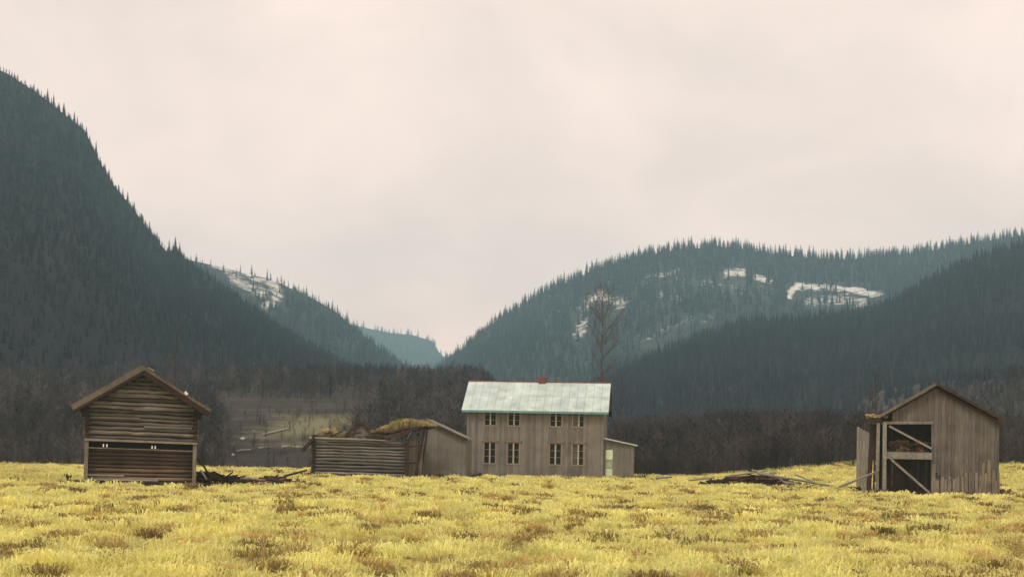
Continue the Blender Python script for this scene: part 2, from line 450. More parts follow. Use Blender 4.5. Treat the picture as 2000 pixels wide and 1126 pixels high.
# ------------------------------------------------------------------ far trees: unit meshes
def spruce_unit(whorls, nb, core, seed):
    r = np.random.default_rng(seed)
    V, T = [], []
    def tri(a, b, c):
        i = len(V); V.extend([a, b, c]); T.append((i, i + 1, i + 2))
    cn = 5
    for k in range(cn):                                   # slim core
        a0, a1 = 2 * math.pi * k / cn, 2 * math.pi * (k + 1) / cn
        tri((core * math.cos(a0), core * math.sin(a0), 0.0), (core * math.cos(a1), core * math.sin(a1), 0.0), (0, 0, 1.0))
    lean = r.uniform(0.85, 1.15)
    for w in range(whorls):
        f = w / whorls
        z = 0.10 + 0.86 * f
        rad = 0.19 * (1 - f) ** 0.85 * lean * r.uniform(0.8, 1.15) + 0.012
        drop = rad * r.uniform(0.35, 0.65)
        for k in range(nb):
            a = 2 * math.pi * (k + r.uniform(-.3, .3)) / nb + w
            rr = rad * r.uniform(0.7, 1.15)
            hw = 2.6 * rr / nb + 0.006
            c, s = math.cos(a), math.sin(a)
            tip = (rr * c, rr * s, z - drop * r.uniform(0.7, 1.2))
            m1 = (0.55 * rr * c - hw * s, 0.55 * rr * s + hw * c, z - drop * 0.5)
            m2 = (0.55 * rr * c + hw * s, 0.55 * rr * s - hw * c, z - drop * 0.5)
            top = (0, 0, z + 0.045)
            i = len(V); V.extend([top, m1, tip, m2]); T.append((i, i + 1, i + 2)); T.append((i, i + 2, i + 3))
    return np.array(V), np.array(T)
def bare_unit(seed, n=46, base=0.25, spread=0.22):
    r = np.random.default_rng(seed)
    V, T = [], []
    def strip(p, q, w):
        p, q = np.array(p), np.array(q)
        a = r.uniform(0, 6.28); o = np.array([math.cos(a), math.sin(a), 0]) * w
        i = len(V); V.extend([p - o, p + o, q]); T.append((i, i + 1, i + 2))
    strip((0, 0, 0), (r.uniform(-.03, .03), r.uniform(-.03, .03), 1), 0.012)
    strip((0, 0, 0), (r.uniform(-.03, .03), r.uniform(-.03, .03), 0.9), 0.012)
    for _ in range(n):
        z = base + (0.9 - base) * r.uniform() ** 0.9
        a = r.uniform(0, 6.28); L = spread * (1.15 - z) * r.uniform(0.5, 1.3)
        p = (0, 0, z); q = (L * math.cos(a), L * math.sin(a), z + L * r.uniform(0.5, 1.5))
        strip(p, q, 0.006)
        for _ in range(2):
            t = r.uniform(0.3, 0.9); b = a + r.uniform(-1, 1); l2 = L * r.uniform(.3, .7)
            p2 = tuple(t * q[i] + (1 - t) * p[i] for i in range(3))
            strip(p2, (p2[0] + l2 * math.cos(b), p2[1] + l2 * math.sin(b), p2[2] + l2 * r.uniform(.3, 1.4)), 0.004)
    return np.array(V), np.array(T)
SPR_NEAR = [spruce_unit(13, 8, 0.035, s) for s in range(6)]
SPR_FAR = [spruce_unit(7, 6, 0.05, 20 + s) for s in range(6)]
BARE = [bare_unit(40 + s) for s in range(6)]
BARE_FAR = [bare_unit(60 + s, n=16) for s in range(4)]

def scatter(units, P, H, W, tint):
    """copies of unit meshes at points P with height H and width factor W; returns arrays"""
    Vs, Ts, Cs, off = [], [], [], 0
    which = rng.integers(0, len(units), len(P))
    for k, (v, t) in enumerate(units):
        idx = np.nonzero(which == k)[0]
        if not len(idx): continue
        a = rng.uniform(0, 6.28, len(idx))
        c, s = np.cos(a)[:, None], np.sin(a)[:, None]
        h, w = H[idx][:, None], (H * W)[idx][:, None]
        x = (v[:, 0] * c - v[:, 1] * s) * w + P[idx, 0:1]
        y = (v[:, 0] * s + v[:, 1] * c) * w + P[idx, 1:2]
        z = v[:, 2] * h + P[idx, 2:3]
        Vs.append(np.stack([x, y, z], -1).reshape(-1, 3))
        Ts.append((t[None] + (np.arange(len(idx)) * len(v))[:, None, None] + off).reshape(-1, 3))
        Cs.append(np.repeat(tint[idx], len(v), 0))
        off += len(idx) * len(v)
    return Vs, Ts, Cs
def forest(name, label, k, n, hrange, mat, bare_share, split=450, px=(-350, 2350), lo=0.03, seedz=0):
    h = HILLS[k]
    p0, p1 = max(px[0], h['sky'][0][0]), min(px[1], h['sky'][-1][0])
    pxs = rng.uniform(p0, p1, n)
    _, Dr, Df = hill_par(k, pxs)
    t = lo + (1.03 - lo) * rng.uniform(0, 1, n) ** 0.85
    D = Df + t * (Dr - Df)
    x = (pxs - 1000) / F * D
    P = np.stack([x, D, hill_z(k, x, D)], -1)
    g = ground_z(x, D, False); P[:, 2] = np.maximum(P[:, 2], np.where(D < 420, g - 0.5, -1e9))
    # lower slopes carry smaller bare birches between the spruces
    patchy = wav(x, D, 90, 17)
    bare = rng.uniform(0, 1, n) < np.clip(bare_share + 0.35 * patchy + 0.55 * (0.30 - t), 0, 0.95)
    H = rng.uniform(*hrange, n) * rng.uniform(.6, 1.1, n) * (1 + 0.18 * wav(x, D, 60, 2)) * np.where(rng.uniform(0, 1, n) < 0.1, 1.2, 1)
    H = np.where(bare, H * 0.78, H)
    H = np.minimum(H, ((15 if k in 'AB' else 18) + 17 * rng.uniform(0, 1, n) ** 1.5) * (1 - (.45 if k in 'AB' else .15) * sstep((t - .8) / .2)) * D / F)
    qx, qy = proj(P)
    keep = np.ones(n, bool)
    if k in PATCH:
        tp = P.copy(); tp[:, 2] += H
        _, ty = proj(tp)
        pv = np.zeros(n)
        for f in (0, .25, .5, .75, 1): pv = np.maximum(pv, patch_val(k, qx, qy * (1 - f) + ty * f, 1.5))
        keep = rng.uniform(0, 1, n) > pv * 0.93
    P, H, bare, D, patchy = P[keep], H[keep], bare[keep], D[keep], patchy[keep]
    v = rng.uniform(0.4, 1.5, len(P)) * (1 + 0.45 * patchy)
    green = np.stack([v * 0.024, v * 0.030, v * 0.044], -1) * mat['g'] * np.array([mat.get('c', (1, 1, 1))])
    brown = np.stack([v * 0.080, v * 0.066, v * 0.072], -1) * mat['b']
    tint = np.where(bare[:, None], brown, green)
    VV, TT, CC, off = [], [], [], 0
    for cond, units, W in ((~bare & (D < split), SPR_NEAR, 1.0), (~bare & (D >= split), SPR_FAR, 1.05), (bare & (D < split), BARE, 1.6), (bare & (D >= split), BARE_FAR, 1.9)):
        if not cond.any(): continue
        ww = rng.uniform(0.8, 1.2, cond.sum()) * W
        a, b, c = scatter(units, P[cond], H[cond], ww, tint[cond])
        m = 0
        for ai, bi, ci in zip(a, b, c):
            VV.append(ai); TT.append(bi + off); CC.append(ci); m += len(ai)
        off += m
    o = np_mesh(name, np.concatenate(VV), np.concatenate(TT), M['needle'], tint=np.concatenate(CC))
    tag(o, label, 'forest', kind='stuff')
mm, nn, ll, bb = new_mat('conifer_foliage', 0.95, 0.08)
_a = nn.new('ShaderNodeAttribute'); _a.attribute_name = 'tint'; ll.new(_a.outputs['Color'], bb.inputs['Base Color'])
M['needle'] = mm
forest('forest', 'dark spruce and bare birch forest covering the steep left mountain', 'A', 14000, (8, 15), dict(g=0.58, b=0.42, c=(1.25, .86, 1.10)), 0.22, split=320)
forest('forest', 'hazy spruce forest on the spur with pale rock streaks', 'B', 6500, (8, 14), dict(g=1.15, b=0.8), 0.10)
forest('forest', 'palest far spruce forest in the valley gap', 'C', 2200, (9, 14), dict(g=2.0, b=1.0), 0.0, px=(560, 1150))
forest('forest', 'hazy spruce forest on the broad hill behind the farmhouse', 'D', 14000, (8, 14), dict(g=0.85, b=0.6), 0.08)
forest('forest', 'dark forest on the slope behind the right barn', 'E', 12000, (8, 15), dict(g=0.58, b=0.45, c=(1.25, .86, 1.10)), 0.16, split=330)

# single spruces standing out on the skylines
def skyline(k, xs, label, group, hr):
    meshes = []
    for j in range(min(4, len(xs))):
        v, t = SPR_FAR[j] if k != 'A' else SPR_NEAR[j]
        c = np.repeat(np.array([[0.034, 0.052, 0.046]]), len(v), 0)
        o = np_mesh('spruce_tree', v, t, M['needle'], tint=c)
        meshes.append(o)
    used = [False] * 4
    for i, p in enumerate(xs):
        j = i % 4
        _, Dr, Df = hill_par(k, np.array([float(p)]))
        D = float(Dr[0]) * random.uniform(0.985, 1.0)
        x = (p - 1000) / F * D
        if not used[j]: o = meshes[j]; used[j] = True
        else: o = meshes[j].copy(); COL.objects.link(o)
        h = random.uniform(*hr)
        o.location = (x, D, float(hill_z(k, np.array([x]), np.array([D]))[0]) - 0.4)
        o.scale = (h * random.uniform(.75, 1.0), h * random.uniform(.75, 1.0), h)
        o.rotation_euler = (0, 0, random.uniform(0, 6.28))
        tag(o, label, 'tree', group)
def jit(a, b, n, j=0.4):
    s = (b - a) / n
    return [a + s * (i + 0.5 + random.uniform(-j, j)) for i in range(n)]
skyline('D', jit(925, 1240, 26) + jit(1240, 1500, 30) + jit(1500, 1990, 44), 'dark spruce spire on the skyline of the broad hill behind the farmhouse', 'spruces on the right skyline', (7.5, 12.5))
skyline('B', jit(590, 700, 9) + jit(370, 590, 8), 'small hazy spruce on the skyline of the rock streaked spur', 'spruces on the spur skyline', (6, 9.5))
skyline('A', jit(40, 300, 20), 'spruce leaning over the skyline of the steep left mountain', 'spruces on the left skyline', (4, 6.5))
skyline('A', [322, 334, 343], 'taller spruce in the small clump at the notch right of the left mountain', 'spruce clump at the notch', (5, 6.5))

# ------------------------------------------------------------------ thicket and heath scrub behind the field
def thicket():
    n = 8500
    px = rng.uniform(-300, 2300, n)
    D = 109 + 160 * rng.uniform(0, 1, n) ** 1.5
    x = (px - 1000) / F * D
    D = D + 4 * wav(x, D * 0, 14, 6)
    z = ground_z(x, D, False)
    P = np.stack([x, D, z - 0.1], -1)
    dens = wav(x, D, 22, 12)
    clear = ((px > 440 + 35 * wav(D, px * 0, 22, 5)) & (px < 690 + 40 * wav(D, px * 0, 30, 1)) & (D < 205))
    keep = (dens > -0.35) & ~(clear & (rng.uniform(0, 1, n) < 0.72))
    right = (px > 1200)
    H = np.where(right, rng.uniform(1.8, 5.0, n), rng.uniform(1.3, 4.2, n)) * (0.55 + 0.45 * sstep((D - 106) / 40))
    H = np.where(clear, H * 0.45, H)
    P, H, right, px = P[keep], H[keep], right[keep], px[keep]
    v = rng.choice([.45, .7, .9, 1.15, 1.9], len(P))[:, None] * (1 + .3 * wav(P[:, 0], P[:, 1], 12, 6))[:, None]
    c = np.where(right[:, None], np.array([[0.050, 0.036, 0.035]]), np.array([[0.062, 0.051, 0.051]])) * v
    a, b, cc = scatter([bare_unit(80 + s, n=60, base=0.06, spread=0.36) for s in range(6)], P, H, rng.uniform(1.0, 1.6, len(P)), c)
    VV, TT, off = [], [], 0
    o = np_mesh('undergrowth', np.concatenate(a), np.concatenate(b), M['needle'], tint=np.concatenate(cc))
    tag(o, 'brown leafless scrub growing along the foot of the slopes behind the field', 'undergrowth', kind='stuff')
thicket()

# ------------------------------------------------------------------ meadow grass
def foot(px, py, D, yaw, w, d):
    c = at(px, py, D)
    return (c.x, c.y, yaw, w, d)
FOOT = [foot(911, 930, 99.45, R(-6), 11.6, 6.2), foot(165, 944, 66, R(13.2), 5.02, 6.0), foot(610, 932, 88.4, R(-8), 7.0, 5.0),
        foot(820, 931, 93, R(-3), 3.0, 4.0), foot(1705, 954, 72, R(-12), 6.1, 5.2)]
def grass():
    def tuft(seed, nb, L, w):
        r = np.random.default_rng(seed); V, T = [], []
        for _ in range(nb):
            a = r.uniform(0, 6.28); rad = 0.28 * r.uniform() ** 0.6
            bx, by = rad * math.cos(a), rad * math.sin(a)
            a2 = a + r.uniform(-.9, .9); l = L * r.uniform(0.6, 1.15); lean = r.uniform(0.3, 1.15)
            hx, hy = math.cos(a2), math.sin(a2)
            o = np.array([-hy, hx, 0]) * w * r.uniform(.7, 1.3)
            p0 = np.array([bx, by, -0.03]); p1 = p0 + np.array([hx * l * lean * .35, hy * l * lean * .35, l * .68])
            p2 = p0 + np.array([hx * l * lean, hy * l * lean, l * (1.05 - 0.62 * lean)])
            i = len(V); V.extend([p0 - o, p0 + o, p1 - o * .8, p1 + o * .8, p2])
            T += [(i, i + 1, i + 3), (i, i + 3, i + 2), (i + 2, i + 3, i + 4)]
        return np.array(V), np.array(T)
    bands = [(15, 32, 9.0, 34, 0.26, 0.012), (32, 62, 5.5, 24, 0.28, 0.020), (62, 112, 3.0, 16, 0.32, 0.036)]
    VV, TT, CC, off = [], [], [], 0
    for bi, (y0, y1, dens, nb, L, w) in enumerate(bands):
        units = [tuft(100 + 10 * bi + s, nb, L, w) for s in range(7)]
        area = 0.40 * (y1 ** 2 - y0 ** 2) * 1.0 + 6 * (y1 - y0)
        n = int(area * dens)
        y = np.sqrt(rng.uniform(y0 ** 2, y1 ** 2, n))
        x = rng.uniform(-1, 1, n) * (0.40 * y + 3)
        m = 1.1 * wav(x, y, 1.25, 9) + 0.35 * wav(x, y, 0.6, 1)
        patch = wav(x, y, 9, 15)
        dry = sstep((x / y - 0.27) / 0.1) * sstep((60 - y) / 10) * 0.25 + sstep((-x / y - 0.30) / 0.05) * sstep((y - 55) / 20) * 0.6
        keep = m > -0.95 - 0.1 * patch + dry * 0.9
        x, y, m, patch, dry = x[keep], y[keep], m[keep], patch[keep], dry[keep]
        P = np.stack([x, y, ground_z(x, y)], -1)
        H = (0.75 + 0.45 * np.clip(m + 0.3, -0.3, 1.2)) * rng.uniform(.8, 1.2, len(x))
        v = rng.uniform(0.84, 1.14, len(x)) * (1 + 0.06 * patch)
        edge = np.clip((m + 0.72) / 0.40, 0, 1)[:, None]          # stalks round the bare gaps are browner; hollows too, painting mound shade
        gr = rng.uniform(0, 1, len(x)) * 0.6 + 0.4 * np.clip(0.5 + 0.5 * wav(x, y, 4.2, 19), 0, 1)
        v = v * (1 + 0.20 * np.clip(m, -1, 1))  # mound tops lighter, hollows darker: relief shading put into the colour
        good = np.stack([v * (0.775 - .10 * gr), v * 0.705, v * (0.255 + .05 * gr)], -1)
        old = np.stack([v * 0.34, v * 0.255, v * 0.10], -1)  # brown of gap rims and hollows, standing in for mound shade
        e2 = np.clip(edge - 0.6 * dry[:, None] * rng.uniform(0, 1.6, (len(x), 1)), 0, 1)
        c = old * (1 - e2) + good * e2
        # browner spots: small scattered clumps of brown tufts
        ns = int(area * (0.95, 0.55, 0.14)[bi])
        sy = np.sqrt(rng.uniform(y0 ** 2, y1 ** 2, ns)); sx = rng.uniform(-1, 1, ns) * (0.40 * sy + 3)
        clump = wav(sx, sy, 9, 4) + rng.uniform(-.9, .9, ns) > -0.15
        sx, sy = sx[clump], sy[clump]; kk = 4
        rad = rng.uniform(.03, .17, len(sx)) * (1 + 0.008 * sy)
        bx = np.repeat(sx, kk) + np.repeat(rad, kk) * rng.normal(0, .7, len(sx) * kk)
        by = np.repeat(sy, kk) + np.repeat(rad, kk) * rng.normal(0, .8, len(sx) * kk)
        bP = np.stack([bx, by, ground_z(bx, by) + .02], -1)
        bH = rng.uniform(.7, 1.35, len(bx)); bv = np.repeat(rng.uniform(.65, 1.9, len(sx)), kk) * rng.uniform(.8, 1.2, len(bx))
        bc = np.stack([bv * .33, bv * .255, bv * .10], -1)
        P, H, c = np.concatenate([P, bP]), np.concatenate([H, bH]), np.concatenate([c, bc])
        # nothing grows under the buildings; brown tufts along walls are darkened as painted contact shadow
        inside = np.zeros(len(P), bool); shade_fringe = np.zeros(len(P))
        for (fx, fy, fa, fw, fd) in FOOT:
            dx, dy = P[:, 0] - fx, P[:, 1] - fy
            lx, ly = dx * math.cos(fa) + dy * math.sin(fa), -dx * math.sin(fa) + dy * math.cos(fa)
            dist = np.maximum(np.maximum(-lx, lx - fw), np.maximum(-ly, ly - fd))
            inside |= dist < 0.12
            shade_fringe = np.maximum(shade_fringe, np.clip(1 - (dist - .1) / (1.5 + 1.1 * wav(P[:, 0], P[:, 1], 2.5, 3)), 0, 1))
        shade_fringe = (shade_fringe * rng.uniform(.3, 1.5, len(P)) > .45)
        c = np.where(shade_fringe[:, None], np.array([[.10, .060, .038]]) * rng.uniform(.5, 1.5, (len(P), 1)), c)
        H = np.where(shade_fringe, H * rng.uniform(.5, 1.25, len(P)), H)
        P, H, c = P[~inside], H[~inside], c[~inside]
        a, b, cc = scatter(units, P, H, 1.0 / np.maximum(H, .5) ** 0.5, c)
        for ai, b_, ci in zip(a, b, cc):
            VV.append(ai); TT.append(b_ + off); CC.append(ci)
        off += sum(len(ai) for ai in a)
    m, n, l, b = new_mat('meadow_grass', 0.85, 0.1)
    t = n.new('ShaderNodeAttribute'); t.attribute_name = 'tint'
    l.new(t.outputs['Color'], b.inputs['Base Color'])
    tr = n.new('ShaderNodeBsdfTranslucent'); l.new(t.outputs['Color'], tr.inputs[0])
    mx = n.new('ShaderNodeMixShader'); mx.inputs[0].default_value = 0.45
    l.new(b.outputs[0], mx.inputs[1]); l.new(tr.outputs[0], mx.inputs[2])
    l.new(mx.outputs[0], n['Material Output'].inputs[0])
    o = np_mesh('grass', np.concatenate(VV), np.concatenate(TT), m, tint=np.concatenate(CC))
    tag(o, 'tussocky yellow meadow grass with brown gaps', 'grass', kind='stuff')
grass()

# ------------------------------------------------------------------ building helpers
def gz(x, y): return float(ground_z(x, y, False))
def base_at(px, D): 
    x = (px - 1000) / F * D
    return Vector((x, D, gz(x, D)))
def board_wall(mb, x0, x1, y, z0f, z1f, w=0.16, th=0.03, gap=0.008, t=(0.82, 1.12), holes=(), jag=0.0):
    """vertical boards along x at depth y; z0f, z1f give bottom/top; holes: (xa, xb, za, zb)"""
    x = x0
    while x < x1 - 0.02:
        ww = min(w * random.uniform(0.8, 1.2), x1 - x); xe = x + ww - gap
        tint = rt(*t); yo = random.uniform(0, 0.012)
        spans = [(z0f(x) + random.uniform(-jag, jag), None)]
        z0 = z0f(x) + (random.uniform(0, jag) if jag else 0)
        segs = [(z0, None)]
        xm = (x + xe) / 2
        cut = sorted([(a, b) for xa, xb, a, b in holes if xa < xm < xb])
        zs = z0
        for a, b in cut:
            if a > zs: mb.box(x, xe, y - th - yo, y - yo, zs, a, tint)
            zs = b
        mb.box(x, xe, y - th - yo, y - yo, zs, z1f(x), tint, dz=(0, z1f(xe) - z1f(x), z1f(xe) - z1f(x), 0))
        x += ww

# ------------------------------------------------------------------ farmhouse
def farmhouse():
    D = 99.0
    yaw = R(-6)
    L, W, He, Hr = 9.48, 6.2, 4.85, 6.75
    c = at(911, 930, D + 0.45)
    root = empty('farmhouse', (c.x, c.y, gz(c.x, c.y) - 0.02), yaw, 'long two storey unpainted farmhouse with a pale mint green roof', 'house')
    # window openings on the front
    ppm = F / D
    wx = [1.61, 3.27, 6.20, 7.79]; ww = 0.80
    rows = [(0.98, 2.40), (3.62, 4.73)]
    holes = [(x - ww / 2, x + ww / 2, a, b) for x in wx for a, b in rows]
    mb = MB()
    for z0, z1 in [(0, rows[0][0]), (rows[0][1], rows[1][0]), (rows[1][1], He)]:
        mb.box(0, L, 0.0, 0.14, z0, z1, 0.8)
    xs = [0] + [v for x in wx for v in (x - ww / 2, x + ww / 2)] + [L]
    for a, b in rows:
        for i in range(0, len(xs), 2): mb.box(xs[i], xs[i + 1], 0, 0.14, a, b, 0.8)
    board_wall(mb, 0.0, L, -0.004, lambda x: 0.02, lambda x: He - 0.02, 0.19, holes=holes, t=(0.78, 1.16))
    # side and rear walls, gables
    for xx in (0.0, L - 0.14):
        mb.add([(xx, .14, 0), (xx, W, 0), (xx, W, He), (xx, W / 2, Hr - 0.1), (xx, .14, He + 0.02),
                (xx + .14, .14, 0), (xx + .14, W, 0), (xx + .14, W, He), (xx + .14, W / 2, Hr - 0.1), (xx + .14, .14, He + 0.02)],
               [(0, 1, 2, 3, 4), (9, 8, 7, 6, 5), (0, 5, 6, 1), (1, 6, 7, 2), (2, 7, 8, 3), (3, 8, 9, 4), (4, 9, 5, 0)], 0.8)
    for sx in (-0.034, L + 0.004):
        y = 0.0
        while y < W - 0.02:
            e = min(y + 0.17, W)
            top = lambda q: He + (Hr - He) * (1 - abs(q - W / 2) / (W / 2)) - 0.10
            t = rt(.8, 1.08)
            mb.box(sx, sx + 0.03, y, e - 0.01, 0.02, top(y), t, dz=(0, 0, top(e) - top(y), top(e) - top(y)))
            y = e
    mb.box(0.14, L - 0.14, W - 0.14, W, 0, He, 0.8)
    mb.build('wall', M['board'], root)
    f = MB()
    f.box(-0.06, L + 0.06, -0.10, W + 0.06, -0.4, 0.02, 0.8)
    f.build('foundation', M['stone'], root)
    # corner boards and belt board
    for xx in (-0.045, L - 0.12):
        tr = MB(); tr.box(xx, xx + 0.165, -0.062, -0.034, 0.03, He - 0.03, 1.02)
        tr.build('corner_board', M['board'], root)
    # roof: two slabs with standing seams
    ov, ev = 0.38, 0.42
    sl = (Hr - He) / (W / 2)
    for side in (-1, 1):
        rb = MB()
        def pt(x, s, up):                       # s: 0 ridge .. 1 eave
            y = W / 2 + side * s * (W / 2 + ev); z = Hr + 0.06 - sl * s * (W / 2 + ev) + up
            return (x, y, z)
        n = 18
        x0, x1 = -ov, L + ov
        for i in range(n):
            xa, xb = x0 + (x1 - x0) * i / n, x0 + (x1 - x0) * (i + 1) / n - 0.012
            for s0, s1 in ((0.0, 0.5), (0.5, 1.0)):
                t = random.uniform(0.93, 1.06); tt = (t, t * random.uniform(.98, 1.02), t * random.uniform(.95, 1.04))
                lift = 0.012 if s0 == 0 else 0
                a = [pt(xa, s0, lift), pt(xb, s0, lift), pt(xb, s1 + (0.012 if s0 == 0 else 0), lift), pt(xa, s1 + (0.012 if s0 == 0 else 0), lift)]
                bq = [(p[0], p[1], p[2] - 0.05) for p in a]
                fs = [(0, 1, 2, 3), (7, 6, 5, 4), (0, 4, 5, 1), (1, 5, 6, 2), (2, 6, 7, 3), (3, 7, 4, 0)]
                if side == -1: fs = [tuple(reversed(q)) for q in fs]
                rb.add(a + bq, fs, tt)
        r_ = rb.build('roof', M['mint'], root)
        e = MB()
        p = pt(x0, 1, 0); q = pt(x1, 1, 0)
        e.beam((p[0], p[1] - side * -0.015, p[2] - 0.09), (q[0], q[1] - side * -0.015, q[2] - 0.09), 0.03, 0.15)
        e.build('eave_trim', M['eave'], r_)
        for xx in (x0 + 0.03, x1 - 0.03):
            u = MB()
            a, b = pt(xx, 0.0, -0.14), pt(xx, 1.0, -0.14)
            u.beam(a, b, 0.05, 0.16)
            u.build('rake_board', M['dark'], r_)
        sf = MB()                                # soffit
        a, b, c2, d = pt(x0 + .06, 0.86, -.09), pt(x1 - .06, 0.86, -.09), pt(x1 - .06, 0.985, -.09), pt(x0 + .06, 0.985, -.09)
        vv = [a, b, c2, d] + [(p[0], p[1], p[2] - .03) for p in (a, b, c2, d)]
        sf.add(vv, [(0, 1, 2, 3), (7, 6, 5, 4), (0, 4, 5, 1), (1, 5, 6, 2), (2, 6, 7, 3), (3, 7, 4, 0)], 0.8)
        sf.build('soffit', M['dark'], r_)
    rg = MB(); rg.beam((-ov, W / 2, Hr + 0.10), (L + ov, W / 2, Hr + 0.10), 0.16, 0.07)
    rg.build('ridge_cap', M['ridge'], root)
    ch = MB()
    cx = 4.92
    ch.box(cx - .24, cx + .24, W / 2 - .24, W / 2 + .24, Hr - 0.5, Hr + 0.34, 0.95)
    ch.box(cx - .28, cx + .28, W / 2 - .28, W / 2 + .28, Hr + 0.34, Hr + 0.42, 1.2)
    ch.build('chimney', M['brick'], root)
    # windows: frame, cross mullions, six panes as one glass
    for ri, (a, b) in enumerate(rows):
        for wi, x in enumerate(wx):
            f = MB(); fw = 0.085
            x0, x1 = x - ww / 2, x + ww / 2
            f.box(x0 - fw, x0 + 0.01, -0.07, 0.02, a - fw, b + (fw if ri == 0 else 0.03))
            f.box(x1 - 0.01, x1 + fw, -0.07, 0.02, a - fw, b + (fw if ri == 0 else 0.03))
            f.box(x0 + 0.01, x1 - 0.01, -0.07, 0.02, a - fw, a + 0.01)
            f.box(x0 + 0.01, x1 - 0.01, -0.07, 0.02, b - 0.01, b + (fw if ri == 0 else 0.03))
            if ri == 0: f.box(x0 - 0.16, x1 + 0.16, -0.13, -0.04, b + fw, b + fw + 0.06, 0.9)   # drip hood
            w = f.build('window', M['frame'], root)
            mu = MB()
            mu.box(x - 0.05, x + 0.05, -0.045, 0.03, a + .01, b - .01, 1.1)
            for kx in (x0 + .01, x1 - .03): mu.box(kx, kx + .02, -0.03, 0.03, a + .01, b - .01, 0.8)
            for k in (1, 2):
                zz = a + (b - a) * k / 3
                mu.box(x0 + .05, x - .055, -0.03, 0.03, zz - .014, zz + .014, 0.7)
                mu.box(x + .055, x1 - .05, -0.03, 0.03, zz - .014, zz + .014, 0.7)
            mu.build('mullion', M['mullion'], w)
            for si, (ga, gb) in enumerate(((x0 + .02, x - .01), (x + .01, x1 - .02))):
                g = MB(); g.box(ga, gb, 0.035, 0.05, a, b)
                g.build('pane', M['glass_pale'] if (wi == 3 and si == 0) else M['glass_dark'], w)
    # dark room behind so nothing bright shows through
    # lean-to porch on the right gable
    pr = empty('porch', (0, 0, 0)); pr.parent = root
    return root, c, yaw, L
hroot, hc, hyaw, HL = farmhouse()
# the porch is one part: walls, its door and its roof one level down
def porch(root):
    old = [o for o in root.children if o.name.startswith('porch')][0]
    bpy.data.objects.remove(old)
    x0, x1 = HL + 0.05, HL + 2.1
    mb = MB()
    zt = lambda x: 2.78 - (x - x0) * 0.20
    door = (x0 + 0.10, x0 + 0.68, 0.0, 2.12)
    board_wall(mb, x0, x1, 0.35, lambda x: 0.0, zt, 0.15, holes=[(door[0], door[1], door[2], door[3])], t=(.85, 1.1))
    y = 0.35
    while y < 3.2:
        mb.box(x1 - 0.0, x1 + 0.03, y, y + 0.15, 0, zt(x1), rt(.8, 1.05)); y += 0.16
    mb.box(x0, x1, 3.2, 3.23, 0, zt(x1), .8)
    p = mb.build('porch', M['board'], root)
    d = MB(); d.box(door[0], door[1], 0.36, 0.40, 0.02, door[3], 1.0)
    dd = d.build('door', M['door2'], p)
    q = MB()
    for a, b, t in ((0.12, 0.72, 1.0), (0.84, 1.22, .62), (1.40, 2.05, 1.05)):
        q.box(door[0] + 0.05, door[1] - 0.05, 0.335, 0.358, a, b, t)
    q.build('door_panel', M['door'], p)
    r_ = MB()
    r_.add([(x0 - .02, .1, zt(x0) + .03), (x1 + .25, .1, zt(x1 + .25) + .03), (x1 + .25, 3.4, zt(x1 + .25) + .03), (x0 - .02, 3.4, zt(x0) + .03),
            (x0 - .02, .1, zt(x0) + .12), (x1 + .25, .1, zt(x1 + .25) + .12), (x1 + .25, 3.4, zt(x1 + .25) + .12), (x0 - .02, 3.4, zt(x0) + .12)],
           [(0, 3, 2, 1), (4, 5, 6, 7), (0, 1, 5, 4), (1, 2, 6, 5), (2, 3, 7, 6), (3, 0, 4, 7)])
    r_.build('porch_roof', M['mint'], p)
porch(hroot)

